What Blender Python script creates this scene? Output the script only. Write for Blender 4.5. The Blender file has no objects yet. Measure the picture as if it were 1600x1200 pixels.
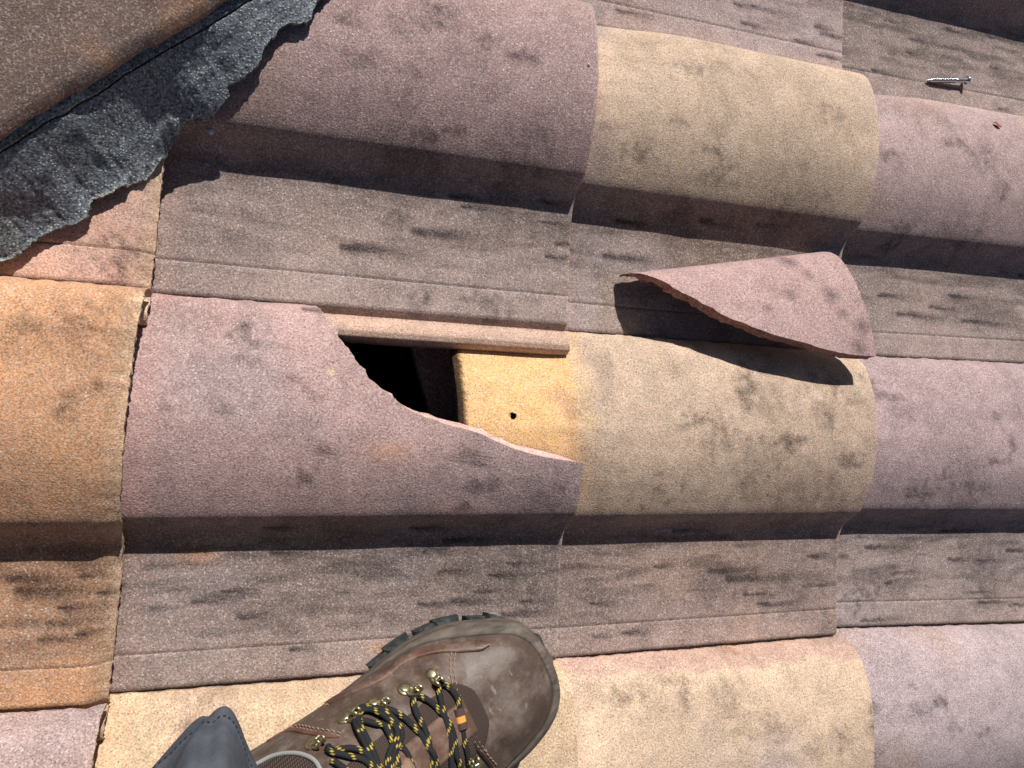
import bpy, math
import numpy as np
from mathutils import Matrix, Vector
from mathutils.bvhtree import BVHTree

scene = bpy.context.scene
COL = scene.collection
# ------------------------------------------------------------------ camera
cam_data = bpy.data.cameras.new('camera'); cam = bpy.data.objects.new('camera', cam_data); COL.objects.link(cam)
cam.matrix_world = Matrix(((0.9406851, -0.05281888, -0.33514432, -0.26204868),
                           (0.03479819, 0.99761841, -0.05955329, -0.09181453),
                           (0.33749168, 0.04435847, 0.94028277, 0.60530054), (0,0,0,1)))
cam_data.sensor_width = 36; cam_data.lens = 1100/1600*36
cam_data.clip_start = .02; cam_data.clip_end = 9000
scene.camera = cam
# ------------------------------------------------------------------ sky and sun
SUN_EL = math.radians(40.5); SUN_AZ = math.atan2(.13, 1.0)      # sun stands towards +y, a little to +x
world = bpy.data.worlds.new('World'); scene.world = world; world.use_nodes = True
wn = world.node_tree; wn.nodes.clear()
sky = wn.nodes.new('ShaderNodeTexSky'); sky.sky_type = 'NISHITA'; sky.sun_disc = False
sky.sun_elevation = SUN_EL; sky.sun_rotation = SUN_AZ
bg = wn.nodes.new('ShaderNodeBackground'); bg.inputs[1].default_value = .04
wo = wn.nodes.new('ShaderNodeOutputWorld')
wn.links.new(sky.outputs[0], bg.inputs[0]); wn.links.new(bg.outputs[0], wo.inputs[0])
sl = bpy.data.lights.new('sun', 'SUN'); sl.energy = 4.9; sl.angle = math.radians(.55); sl.color = (1, .955, .89)
sun = bpy.data.objects.new('sun', sl); COL.objects.link(sun)
sdir = Vector((math.sin(SUN_AZ)*math.cos(SUN_EL), math.cos(SUN_AZ)*math.cos(SUN_EL), math.sin(SUN_EL)))
sun.rotation_euler = sdir.to_track_quat('Z', 'Y').to_euler(); sun.location = sdir*3
scene.view_settings.view_transform = 'Standard'; scene.view_settings.look = 'None'
scene.view_settings.exposure = 0.14; scene.view_settings.gamma = 1.0; scene.view_settings.use_curve_mapping = False

# ------------------------------------------------------------------ helpers
rng = np.random.RandomState(7)
def _h(ix, iy, seed):
    n = (ix.astype(np.int64)*374761393 + iy.astype(np.int64)*668265263 + seed*974711) & 0x7fffffff
    n = ((n ^ (n >> 13))*1274126177) & 0x7fffffff
    return ((n ^ (n >> 16)) & 0xffff)/65535.
def vnoise(x, y, s, seed=0, octs=3):
    """value noise 0..1, s = cycles per metre"""
    x = np.asarray(x, float); y = np.asarray(y, float); out = 0; amp = 1; tot = 0
    for o in range(octs):
        X = x*s*2**o+100.3*o+500; Y = y*s*2**o+57.7*o+500
        ix = np.floor(X); iy = np.floor(Y); fx = X-ix; fy = Y-iy
        fx = fx*fx*(3-2*fx); fy = fy*fy*(3-2*fy); ix = ix.astype(int); iy = iy.astype(int)
        a = _h(ix,iy,seed+o); b = _h(ix+1,iy,seed+o); c = _h(ix,iy+1,seed+o); d = _h(ix+1,iy+1,seed+o)
        out = out + amp*((a*(1-fx)+b*fx)*(1-fy)+(c*(1-fx)+d*fx)*fy); tot += amp; amp *= .5
    return out/tot

MW = {}                                    # world matrix of every parent, for placing children
def mesh_obj(name, V, F, mat, parent=None, tint=None, smooth=True, flat_from=None, world_space=True, label=None):
    """link V, F (world coordinates) as one mesh object; children are stored relative to their parent"""
    V = np.asarray(V, float).reshape(-1, 3)
    if parent is not None and world_space:
        Mi = np.array(MW[parent.name].inverted()); V = V @ Mi[:3,:3].T + Mi[:3,3]
    me = bpy.data.meshes.new(name)
    F4 = np.asarray(F) if not isinstance(F, list) else None
    if F4 is not None and F4.ndim == 2:
        n = len(F4); k = F4.shape[1]
        me.vertices.add(len(V)); me.vertices.foreach_set('co', V.ravel())
        me.loops.add(n*k); me.loops.foreach_set('vertex_index', F4.astype(np.int32).ravel())
        me.polygons.add(n); me.polygons.foreach_set('loop_start', np.arange(0, n*k, k, dtype=np.int32))
        me.polygons.foreach_set('loop_total', np.full(n, k, np.int32))
        me.update(calc_edges=True)
    else:
        me.from_pydata(V.tolist(), [], [list(map(int, f)) for f in F])
    sm = np.full(len(me.polygons), bool(smooth))
    if flat_from is not None: sm[flat_from:] = False
    me.polygons.foreach_set('use_smooth', sm)
    if tint is not None:
        a = me.color_attributes.new('tint', 'FLOAT_COLOR', 'POINT'); a.data.foreach_set('color', np.asarray(tint, np.float32).ravel())
    me.materials.append(mat); me.validate()
    o = bpy.data.objects.new(name, me); COL.objects.link(o)
    if parent is not None: o.parent = parent
    if label: o['label'] = label
    return o
def empty(name, mw, parent=None, label=None, category=None, group=None, kind=None):
    o = bpy.data.objects.new(name, None); COL.objects.link(o); o.empty_display_size = .05
    if parent is not None:
        o.parent = parent; o.matrix_local = MW[parent.name].inverted() @ mw
    else: o.matrix_world = mw
    MW[o.name] = mw.copy()
    for k, v in (('label',label),('category',category),('group',group),('kind',kind)):
        if v: o[k] = v
    return o
def grid_faces(nr, nc, off=0, flip=False, wrap=False):
    i = np.arange(nr-1)[:,None]; j = np.arange(nc if wrap else nc-1)[None,:]
    j2 = (j+1) % nc
    a = i*nc+j; b = i*nc+j2; c = (i+1)*nc+j2; d = (i+1)*nc+j
    f = np.stack([a,b,c,d] if not flip else [a,d,c,b], -1).reshape(-1,4)
    return f+off

# ------------------------------------------------------------------ materials
class NT:
    def __init__(s, name):
        s.m = bpy.data.materials.new(name); s.m.use_nodes = True; s.t = s.m.node_tree; s.t.nodes.clear()
        s.out = s.n('ShaderNodeOutputMaterial'); s.b = s.n('ShaderNodeBsdfPrincipled'); s.l(s.b.outputs[0], s.out.inputs[0])
        s.co = s.n('ShaderNodeTexCoord').outputs['Object']
    def n(s, t, **k):
        x = s.t.nodes.new(t)
        for a, v in k.items(): setattr(x, a, v)
        return x
    def l(s, a, b): s.t.links.new(a, b)
    def noise(s, scale, detail=2, rough=.6, vec=None, dist=0):
        x = s.n('ShaderNodeTexNoise'); x.inputs['Scale'].default_value = scale; x.inputs['Detail'].default_value = detail
        x.inputs['Roughness'].default_value = rough; x.inputs['Distortion'].default_value = dist
        s.l(vec if vec is not None else s.co, x.inputs['Vector']); return x.outputs['Fac']
    def vor(s, scale, vec=None):
        x = s.n('ShaderNodeTexVoronoi'); x.inputs['Scale'].default_value = scale
        s.l(vec if vec is not None else s.co, x.inputs['Vector']); return x
    def rmp(s, v, a, b, c=0., d=1., smooth=False):
        x = s.n('ShaderNodeMapRange'); x.interpolation_type = 'SMOOTHSTEP' if smooth else 'LINEAR'
        s.l(v, x.inputs['Value'])
        for i, q in zip(('From Min','From Max','To Min','To Max'), (a,b,c,d)): x.inputs[i].default_value = q
        return x.outputs['Result']
    def math(s, op, a, b=None, clamp=False):
        x = s.n('ShaderNodeMath', operation=op); x.use_clamp = clamp
        for i, v in enumerate((a, b)):
            if v is None: continue
            if isinstance(v, (int, float)): x.inputs[i].default_value = v
            else: s.l(v, x.inputs[i])
        return x.outputs[0]
    def mix(s, fac, a, b, mode='MIX'):
        x = s.n('ShaderNodeMix', data_type='RGBA', blend_type=mode)
        for i, v in ((0, fac), (6, a), (7, b)):
            if isinstance(v, (int, float)): x.inputs[i].default_value = v
            elif isinstance(v, tuple): x.inputs[i].default_value = (*v, 1)
            else: s.l(v, x.inputs[i])
        return x.outputs[2]
    def grey(s, v):
        x = s.n('ShaderNodeCombineColor')
        for i in range(3): s.l(v, x.inputs[i])
        return x.outputs[0]
    def attr(s):
        x = s.n('ShaderNodeVertexColor'); x.layer_name = 'tint'; return x
    def bump(s, h, strength=.5, dist=.001):
        x = s.n('ShaderNodeBump'); x.inputs['Strength'].default_value = strength; x.inputs['Distance'].default_value = dist
        s.l(h, x.inputs['Height']); s.l(x.outputs[0], s.b.inputs['Normal']); return x
    def fin(s, col=None, rough=.8, spec=.3, metal=0.):
        if col is not None:
            if isinstance(col, tuple): s.b.inputs['Base Color'].default_value = (*col, 1)
            else: s.l(col, s.b.inputs['Base Color'])
        if isinstance(rough, (int, float)): s.b.inputs['Roughness'].default_value = rough
        else: s.l(rough, s.b.inputs['Roughness'])
        s.b.inputs['Specular IOR Level'].default_value = spec; s.b.inputs['Metallic'].default_value = metal
        return s.m

def concrete_material(name, grain=1., gap=1., speck=1.):
    """granular face of a concrete roof tile: tint rgb = pigment, tint alpha = soot"""
    k = NT(name); at = k.attr()
    n1 = k.noise(680/grain, 3, .72); n2 = k.noise(1050/grain, 1, .5); n3 = k.noise(60, 3, .6)
    c = k.mix(1., at.outputs['Color'], k.grey(k.rmp(n1, .33, .67, .58, 1.36)), 'MULTIPLY')
    c = k.mix(1., c, k.grey(k.rmp(n3, .3, .7, .86, 1.12)), 'MULTIPLY')
    # pits between the grains
    pit = k.rmp(k.noise(820/grain, 2, .6), .31, .40, 1., 0.)
    c = k.mix(k.math('MULTIPLY', pit, .72*gap), c, (.035,.028,.026))
    # pale sand grains
    v = k.vor(430/grain); sp = k.n('ShaderNodeSeparateColor'); k.l(v.outputs['Color'], sp.inputs[0])
    w = k.math('MULTIPLY', k.rmp(sp.outputs[0], .84, .90), k.rmp(v.outputs['Distance'], .18, .34, 1., 0.))
    c = k.mix(k.math('MULTIPLY', w, .70*speck), c, (.74,.69,.63))
    v2 = k.vor(900/grain); sp2 = k.n('ShaderNodeSeparateColor'); k.l(v2.outputs['Color'], sp2.inputs[0])
    c = k.mix(k.math('MULTIPLY', k.rmp(sp2.outputs[1], .80, .9), .34), c, (.70,.62,.56))
    # soot, broken up by the grain
    soot = k.math('MULTIPLY', at.outputs['Alpha'], k.rmp(k.math('ADD', n1, k.math('MULTIPLY', n3, .5)), .55, .95, 1.3, .75), True)
    c = k.mix(soot, c, k.mix(1., c, (.20,.20,.215), 'MULTIPLY'))
    h = k.math('ADD', k.math('MULTIPLY', n1, 1.), k.math('ADD', k.math('MULTIPLY', n2, .35), k.math('MULTIPLY', w, .25)))
    k.bump(h, .5, .0013*grain)
    return k.fin(c, .92, .22)
M_TILE = concrete_material('concrete_tile')
M_HIP = concrete_material('hip_tile_concrete', .95, .6, .35)

k = NT('mineral_felt')                      # black bitumen felt with pale chippings
n1 = k.noise(500, 3, .7); at = k.attr()
v = k.vor(520); sp = k.n('ShaderNodeSeparateColor'); k.l(v.outputs['Color'], sp.inputs[0])
w = k.math('MULTIPLY', k.rmp(k.math('ADD', sp.outputs[0], k.math('MULTIPLY', k.noise(35, 3, .6), .3)), .68, .80), k.rmp(v.outputs['Distance'], .25, .5, 1., 0.))
c = k.mix(k.rmp(n1, .35, .65), (.030,.034,.040), (.21,.232,.26))
c = k.mix(1., c, at.outputs['Color'], 'MULTIPLY')
v2 = k.vor(300); sp2 = k.n('ShaderNodeSeparateColor'); k.l(v2.outputs['Color'], sp2.inputs[0])
w2 = k.math('MULTIPLY', k.rmp(sp2.outputs[0], .90, .93), k.rmp(v2.outputs['Distance'], .15, .3, 1., 0.))
c = k.mix(k.math('MULTIPLY', w, .8), c, (.42,.46,.44)); c = k.mix(k.math('MULTIPLY', w2, .9), c, (.62,.63,.60))
c = k.mix(k.math('MULTIPLY', at.outputs['Alpha'], k.rmp(n1, .45, .6)), c, (.42,.44,.34))
k.bump(k.math('ADD', n1, k.math('MULTIPLY', w, .5)), .7, .0013); M_FELT = k.fin(c, .75, .35)

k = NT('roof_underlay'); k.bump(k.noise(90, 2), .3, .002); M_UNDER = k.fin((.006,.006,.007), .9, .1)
k = NT('batten_wood'); mp = k.n('ShaderNodeMapping'); mp.inputs['Scale'].default_value = (60, 4, 60); k.l(k.co, mp.inputs[0])
M_BATTEN = k.fin(k.mix(k.noise(5, 3, .6, mp.outputs[0]), (.05,.03,.018), (.12,.075,.04)), .8, .2)
k = NT('zinc_plated_steel'); M_ZINC = k.fin(k.mix(k.noise(900, 2), (.38,.42,.44), (.62,.66,.67)), .28, .5, 1.)
k = NT('dry_leaf'); M_LEAF = k.fin(k.mix(k.noise(700, 2), (.22,.05,.015), (.36,.11,.03)), .7, .3)
k = NT('mortar_grit'); k.bump(k.noise(900, 2), .5, .001); M_GRIT = k.fin(k.mix(k.noise(600, 2), (.38,.40,.38), (.68,.70,.68)), .85, .3)

# ------------------------------------------------------------------ tile geometry (metres)
T = 0.018                      # how far a tile's nose stands above the tile it laps onto
NOSE = np.array([(0,4),(3,16),(7,25),(12,31),(17,35),(27,40),(37,43.5),(55,47.5),(75,50),(95,50.5),(115,48.5),(135,43.5),
  (150,37.8),(160,33.3),(167,29.5),(171,25),(177,14.5),(183,8.5),(190,4.5),(202,1.8),(225,.4),(271.5,0),(272.1,-1.2),(272.7,0),
  (290,.5),(296,.3),(299,-1.2),(301,-4),(304,-5.5),(307,-4.5),(310,2),(313,6),(318,8),(323,6.5),(326,2.5),(327,-2)], float)/1000
HEAD = np.array([(0,1.5),(3,3.5),(7,5.5),(12,8),(17,10.5),(27,16.5),(37,24),(55,37),(75,46.5),(95,50)], float)/1000
_vr = np.arange(0, .3275, .0005); _zr = np.interp(_vr, NOSE[:,0], NOSE[:,1]); _hr = np.interp(_vr, HEAD[:,0], HEAD[:,1])
def _gs(z, sg):
    k = np.exp(-.5*(np.arange(-30, 31)*.0005/sg)**2); k /= k.sum()
    return np.convolve(np.pad(z, 30, mode='edge'), k, 'valid')
_kw = np.clip((_vr-.008)/.012, 0, 1)*np.clip((.266-_vr)/.01, 0, 1)
_zr = _zr*(1-_kw)+_gs(_zr, .0021)*_kw
_kb = np.clip((_vr-.018)/.02, 0, 1)*np.clip((.148-_vr)/.016, 0, 1); _zr = _zr*(1-_kb)+_gs(_zr, .009)*_kb
_hk = np.clip((_vr-.004)/.012, 0, 1); _hr = _hr*(1-_hk)+_gs(_hr, .006)*_hk
def smooth01(x): 
    x = np.clip(x, 0, 1); return x*x*(3-2*x)
def prof(v, d):
    """height of a tile's top over its own base plane; v across (from the seam), d metres past the nose that laps it"""
    a = np.interp(v, _vr, _zr)
    b = np.minimum(a+.001, np.where(v < .094, np.interp(v, _vr, _hr), a+.001)); b = np.where(v > .08, a*smooth01((v-.08)/.014)+b*(1-smooth01((v-.08)/.014)), b)
    w = smooth01((d+.03)/.15)
    return a*w + b*(1-w)
# column noses (x at y=+.3 , x at y=-.3, lap height) ; index 0 = column left of frame
NOSEX = [(-.70,-.72,.028), (-.334,-.354,.028), (-.001,-.001,T), (.3175,.3150,T), (.634,.632,T), (.95,.948,T)]
def nose_x(c, y):
    a, b, t = NOSEX[c]; return a + (b-a)*(.3-y)/.6
def seam(c, s, x):
    """y of seam s (0 top .. 5) in column c at x"""
    k = SEAMOFF.get((c, s), (0,0))
    x1 = nose_x(c, 0); x0 = nose_x(c-1, 0) if c else x1-.34
    f = (x-x0)/(x1-x0)
    return .60 - .30*s + (k[0] + (k[1]-k[0])*f)/1000
SEAMOFF = {(2,1):(1,1),(3,1):(0,1),(4,1):(-4,4),(2,2):(1,1),(3,2):(-1,-2),(4,2):(-2,5),(2,3):(-2,2),(3,3):(-4,2),(4,3):(4,-3),
           (1,2):(0,0),(1,3):(0,0)}
def base_z(c, x, y):
    x1 = nose_x(c, y); x0 = nose_x(c-1, y) if c else x1-.34
    return NOSEX[c][2]*(x-x0)/(x1-x0)
def tile_top(c, r, x, y):
    """top height of tile in column c, row r at x, y (arrays)"""
    ya = seam(c, r, x); yb = seam(c, r+1, x)
    v = (ya-y)/(ya-yb)*.3
    x0 = nose_x(c-1, y) if c else x*0-1.06
    return base_z(c, x, y) + prof(v, x-x0)
def roof_h(x, y):
    """height of the finished roof surface"""
    x = np.asarray(x, float); y = np.asarray(y, float)
    out = np.full(np.broadcast(x,y).shape, -9.)
    x, y = np.broadcast_arrays(x, y)
    for c in range(6):
        m = (x <= nose_x(c, y)) & (out < -5)
        for r in range(5):
            ya = seam(c, r, x); yb = seam(c, r+1, x)
            k = m & (y <= ya) & (y > yb)
            if k.any(): out[k] = tile_top(c, r, x[k], y[k])
    out[out < -5] = 0
    return out

STAINS = [
(-0.1173,0.1074,0.0346,0.0032,1),(-0.1051,0.0997,0.041,0.0037,1),(-0.0324,0.112,0.0247,0.003,1),(-0.0335,0.0952,0.045,0.0032,1),(-0.0169,0.0766,0.0396,0.003,1),(-0.2067,0.0532,0.059,0.0058,1),
(-0.1207,0.0738,0.0345,0.0032,1),(-0.0257,0.0638,0.0393,0.003,1),(-0.1487,0.0734,0.0684,0.0063,1),(-0.2357,-0.0048,0.0292,0.0032,1),(0.0499,0.109,0.0409,0.0032,1),(0.0397,0.0744,0.0616,0.0047,1),
(0.1367,0.1177,0.0289,0.003,1),(0.2003,0.121,0.0379,0.003,1),(0.0462,0.3215,0.0348,0.003,1),(0.1877,0.337,0.035,0.003,1),(0.1795,0.356,0.0231,0.003,1),(0.1988,0.3566,0.0474,0.0032,1),
(0.2549,0.3315,0.0286,0.003,1),(0.279,0.3518,0.0249,0.003,1),(0.2834,0.3205,0.0547,0.003,1),(0.2874,0.3449,0.0591,0.003,1),(0.39,0.3907,0.032,0.003,1),(0.4278,0.3757,0.0281,0.003,1),
(0.3736,0.3292,0.0253,0.003,1),(0.4234,0.3596,0.0281,0.003,1),(0.4786,0.3967,0.0484,0.003,1),(0.5422,0.4011,0.0604,0.0032,1),(0.564,0.3138,0.0205,0.003,1),(0.5494,0.3634,0.0306,0.003,1),
(0.3835,0.07,0.0449,0.003,1),(0.4841,0.0773,0.068,0.0037,1),(0.4105,0.0504,0.0739,0.0042,1),(0.5034,0.0502,0.089,0.0047,1),(0.5881,0.1106,0.072,0.003,1),(0.4561,0.0615,0.0569,0.0032,1),
(-0.2552,-0.1778,0.0237,0.003,1),(-0.14,-0.1791,0.0322,0.0032,1),(-0.2492,-0.1998,0.0293,0.0032,1),(-0.1264,-0.1994,0.0275,0.003,1),(-0.3035,-0.2358,0.0277,0.0032,1),(-0.2832,-0.2292,0.0235,0.003,1),
(-0.2704,-0.2484,0.0286,0.0032,1),(-0.1107,-0.1912,0.045,0.0042,1),(-0.1143,-0.2187,0.0393,0.0037,1),(-0.0691,-0.2226,0.047,0.0042,1),(-0.1021,-0.2434,0.0571,0.0053,1),(-0.1294,-0.245,0.033,0.0032,1),
(-0.0523,-0.2119,0.0416,0.0037,1),(-0.039,-0.2457,0.036,0.0032,1),(-0.0562,-0.2561,0.0535,0.0047,1),(-0.0799,-0.236,0.0464,0.0042,1),(-0.2307,-0.2763,0.0197,0.003,1),(0.1175,-0.1875,0.0348,0.003,1),
(0.0366,-0.2558,0.0293,0.003,1),(0.1015,-0.2218,0.0206,0.003,1),(0.1612,-0.2282,0.0889,0.0063,1),(0.1794,-0.2362,0.1218,0.0084,1),(0.2018,-0.2526,0.0527,0.0037,1),(0.2169,-0.2626,0.0611,0.0042,1),
(0.2767,-0.2159,0.0318,0.003,1),(0.2699,-0.2451,0.0645,0.0032,1),(0.0699,-0.2838,0.0334,0.003,1),(0.0406,-0.2853,0.0162,0.003,1),(0.3668,-0.2105,0.061,0.0037,1),(0.4024,-0.2391,0.0444,0.003,1),
(0.3938,-0.2494,0.0263,0.003,1),(0.4706,-0.1937,0.0559,0.0032,1),(0.4833,-0.2268,0.0471,0.003,1),(0.5209,-0.229,0.0583,0.0032,1),(0.5116,-0.2636,0.048,0.003,1),(0.5257,-0.2764,0.0583,0.0032,1),
(0.574,-0.2804,0.0399,0.003,1),(0.3637,-0.2895,0.0518,0.0032,1),(0.5688,-0.2172,0.0602,0.0032,1),(-0.3955,-0.2412,0.0238,0.0032,1),(-0.4162,-0.2185,0.0473,0.0063,1),(-0.3883,-0.2305,0.0322,0.0042,1),
(-0.3647,-0.2222,0.0164,0.003,1),(-0.3772,-0.2486,0.0202,0.003,1),(-0.3987,-0.2521,0.0277,0.0037,1),(-0.4205,-0.2096,0.0351,0.0047,1),(-0.3775,-0.2083,0.0243,0.0032,1),(-0.0965,0.1834,0.0092,0.0079,0),
(-0.1583,0.1907,0.0084,0.0072,0),(-0.1508,0.1445,0.0092,0.0079,0),(-0.046,0.1635,0.0076,0.0065,0),(-0.1446,0.239,0.0109,0.0094,0),(-0.1016,0.228,0.0084,0.0072,0),(-0.1652,0.226,0.0092,0.0079,0),
(-0.1643,0.1704,0.0076,0.0065,0),(-0.2038,0.1926,0.0101,0.0086,0),(-0.068,0.2176,0.0067,0.0058,0),(-0.1173,0.1536,0.0059,0.005,0),(-0.215,0.221,0.0084,0.0072,0),(0.1036,0.2516,0.0067,0.0058,0),
(0.1737,0.2549,0.005,0.0043,0),(0.2599,0.2289,0.0101,0.0086,0),(0.1255,0.1745,0.0092,0.0079,0),(0.1555,0.1642,0.0084,0.0072,0),(0.213,0.1427,0.0092,0.0079,0),(0.2323,0.1335,0.0076,0.0065,0),
(0.2132,0.1291,0.0067,0.0058,0),(0.0889,0.1951,0.0059,0.005,0),(0.0259,0.18,0.0059,0.005,0),(0.0545,0.1623,0.0084,0.0072,0),(0.2274,0.1675,0.0076,0.0065,0),(0.1449,0.1517,0.0126,0.0108,0),
(0.4722,0.227,0.0126,0.0108,0),(0.3492,0.209,0.0076,0.0065,0),(0.446,0.2343,0.0084,0.0072,0),(0.4009,0.1401,0.0109,0.0094,0),(0.4388,0.1234,0.0076,0.0065,0),(0.3825,0.1292,0.0109,0.0094,0),
(0.5104,0.189,0.0067,0.0058,0),(0.4592,0.1495,0.0101,0.0086,0),(-0.2743,-0.0336,0.0101,0.0086,0),(-0.2197,-0.0758,0.005,0.0043,0),(-0.2387,-0.0637,0.0059,0.005,0),(-0.3246,-0.0864,0.0067,0.0058,0),
(-0.2886,-0.0873,0.0059,0.005,0),(-0.1009,-0.1183,0.0067,0.0058,0),(-0.0982,-0.1581,0.0059,0.005,0),(-0.0162,-0.1495,0.0109,0.0094,0),(-0.2129,-0.1157,0.0067,0.0058,0),(-0.0847,-0.1417,0.0109,0.0094,0),
(-0.2258,-0.1331,0.0084,0.0072,0),(-0.1224,-0.1368,0.0101,0.0086,0),(-0.0518,-0.1414,0.0101,0.0086,0),(0.1827,-0.0438,0.0151,0.013,0),(0.1867,-0.068,0.0118,0.0101,0),(0.2756,-0.0391,0.0151,0.013,0),
(0.259,-0.0714,0.0084,0.0072,0),(0.1146,-0.0826,0.0084,0.0072,0),(0.1417,-0.0994,0.0168,0.0144,0),(0.1828,-0.0982,0.0084,0.0072,0),(0.2182,-0.0973,0.0092,0.0079,0),(0.0836,-0.1477,0.0134,0.0115,0),
(0.2405,-0.1403,0.0168,0.0144,0),(0.2867,-0.1143,0.0076,0.0065,0),(0.1954,-0.1345,0.0126,0.0108,0),(0.3363,-0.0345,0.0101,0.0086,0),(0.1633,-0.0569,0.0101,0.0086,0),(0.2876,-0.0545,0.0084,0.0072,0),
(0.431,-0.1263,0.0092,0.0079,0),(0.4508,-0.133,0.0076,0.0065,0),(0.4045,-0.1475,0.0143,0.0122,0),(0.4894,-0.1114,0.0076,0.0065,0),(0.4802,-0.1398,0.0109,0.0094,0),(0.4988,-0.0623,0.0067,0.0058,0),
(0.362,-0.0472,0.0067,0.0058,0),(0.3947,-0.1618,0.0092,0.0079,0),(0.515,-0.0968,0.0084,0.0072,0),(0.4142,-0.3636,0.0067,0.0058,0),(0.4416,-0.391,0.0076,0.0065,0),(0.472,-0.3969,0.0059,0.005,0),
(0.3934,-0.3684,0.0101,0.0086,0),(0.3915,-0.3446,0.005,0.0043,0),(0.1847,-0.3051,0.0076,0.0065,0),(0.1039,-0.3188,0.0059,0.005,0),(0.12,-0.3292,0.0092,0.0079,0),(0.1951,-0.3633,0.0151,0.013,0),
(0.3185,-0.3754,0.0126,0.0108,0),(0.2759,-0.3785,0.0084,0.0072,0),(0.1693,-0.3505,0.0168,0.0144,0),(0.152,-0.3337,0.0109,0.0094,0),(0.0605,-0.3304,0.0076,0.0065,0),(0.2431,-0.3871,0.0084,0.0072,0),
(0.3286,-0.4066,0.0059,0.005,0),(0.3347,-0.3597,0.0084,0.0072,0),(-0.135,0.0133,0.0092,0.0079,0),(-0.0752,0.0172,0.0118,0.0101,0),(0.3017,-0.2788,0.0189,0.0162,0),(-0.3939,-0.0411,0.021,0.018,0),
(-0.3877,-0.0318,0.0126,0.0108,0),(-0.3818,-0.0913,0.0059,0.005,0),(-0.3645,-0.0737,0.0042,0.0036,0),(-0.3634,0.0228,0.0143,0.0122,0),(-0.2808,-0.3036,0.0067,0.0058,0),(-0.2959,-0.3253,0.0092,0.0079,0),
(0.3361,0.0446,0.0059,0.005,0),(0.2821,0.0617,0.0059,0.005,0),(-0.1547,0.0838,0.0084,0.0072,0),(-0.0575,-0.223,0.042,0.036,0),(-0.0154,-0.241,0.0252,0.0216,0),(-0.1099,-0.1997,0.021,0.018,0),
(0.1941,-0.2397,0.042,0.036,0),(0.27,-0.2549,0.0252,0.0216,0),(0.5402,-0.2462,0.0378,0.0324,0),(-0.021,0.0937,0.021,0.018,0),(-0.07,0.0994,0.0252,0.0216,0),(0.1123,0.1068,0.021,0.018,0),
(-0.0328,-0.1524,0.0252,0.0216,0),(0.2376,-0.1532,0.0336,0.0288,0),(0.1799,-0.1285,0.0294,0.0252,0),(0.4603,-0.1543,0.0294,0.0252,0),(0.2394,0.1342,0.0294,0.0252,0),(0.4663,0.1373,0.0252,0.0216,0),
(-0.1498,0.1279,0.0252,0.0216,0),(-0.0593,0.1422,0.0252,0.0216,0),(0.3692,-0.2696,0.0168,0.0144,0),
]


def paint_soot(x, y, soot):
    for (sx, sy, L, W, kind) in STAINS:
        m = (np.abs(x-sx-(L/2 if kind else 0)) < L*2.6+.02) & (np.abs(y-sy) < max(W*5.5, .03))
        if not m.any(): continue
        X = x[m]; Y = y[m]
        wob = (vnoise(X, Y, 160, 3, 2)-.5)
        if kind:                                        # a comet: sharp head, fading along the fall of the roof
            t = (X-sx)/(L*1.25); yy = (Y-sy+wob*.0035)/(W*(.6+1.3*np.clip(t,0,1.2)))
            a = np.exp(-yy*yy*1.2)*smooth01((t+.03)/.07)*np.clip(1.05-t*.85, 0, 1)*1.12
        else:
            q = vnoise(X, Y, 330, 8, 3)
            hs = (abs(math.sin(sx*911+sy*377))); ex = .7+1.1*abs(math.sin(sx*531+sy*911))
            d = np.sqrt(((X-sx)/(L*ex))**2+((Y-sy)/(W*(1.9-ex*.6)))**2)+wob*3.2
            a = np.clip(1.1-d*.6, 0, 1)**1.4*(.30+.32*hs)*(.45+1.1*q)
            if L > .017: a = np.clip(1.1-(d-wob*1.8)*.5, 0, 1)**1.5*(.30+.35*q)
            else: a = np.maximum(a, np.clip(1.0-np.sqrt(((X-sx)/(L*.4))**2+((Y-sy)/(W*.3))**2)+wob, 0, 1)*.65*q)
        soot[m] = np.maximum(soot[m], a)
    return soot

#        (column,row): roll colour, pan colour, sooty amount, label
BROWN = (.272,.203,.19); MAUVE = (.42,.30,.285); BUFF = (.52,.385,.285)
TILES = {
 (1,1): ((.50,.30,.20), (.50,.30,.225), .15, 'salmon tile with a ragged cut edge, partly under the black felt'),
 (1,2): ((.58,.315,.175), (.39,.22,.135), .45, 'bright orange tile with a ragged cut edge'),
 (1,3): ((.42,.30,.285), (.40,.29,.27), .15, 'pinkish tile with a ragged edge in the lower left corner'),
 (2,0): ((.5,.33,.2), (.50,.30,.16), .2, None),
 (2,1): ((.345,.235,.23), (.29,.22,.20), .35, 'plum coloured tile reaching under the black felt'),
 (2,2): ((.45,.30,.285), (.265,.20,.182), .5, 'pink tile with its roll broken away along a diagonal'),
 (2,3): ((.60,.435,.28), (.4,.3,.2), .1, 'sandy yellow tile under the boot'),
 (3,0): (MAUVE, (.31,.235,.23), .4, None),
 (3,1): (BUFF, (.265,.20,.17), .4, 'buff tile whose pan holds the broken piece'),
 (3,2): ((.53,.39,.29), (.275,.20,.18), .55, 'buff tile with its bright yellow head and nail hole laid bare'),
 (3,3): ((.60,.44,.315), (.4,.3,.2), .25, 'sandy tile just right of the boot'),
 (4,0): (MAUVE, (.27,.205,.19), .5, 'tile with the loose screw lying in its pan'),
 (4,1): ((.42,.30,.295), (.27,.205,.19), .45, None),
 (4,2): ((.41,.295,.30), (.27,.205,.19), .5, None),
 (4,3): ((.40,.315,.325), (.27,.21,.2), .4, None),
}
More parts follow.
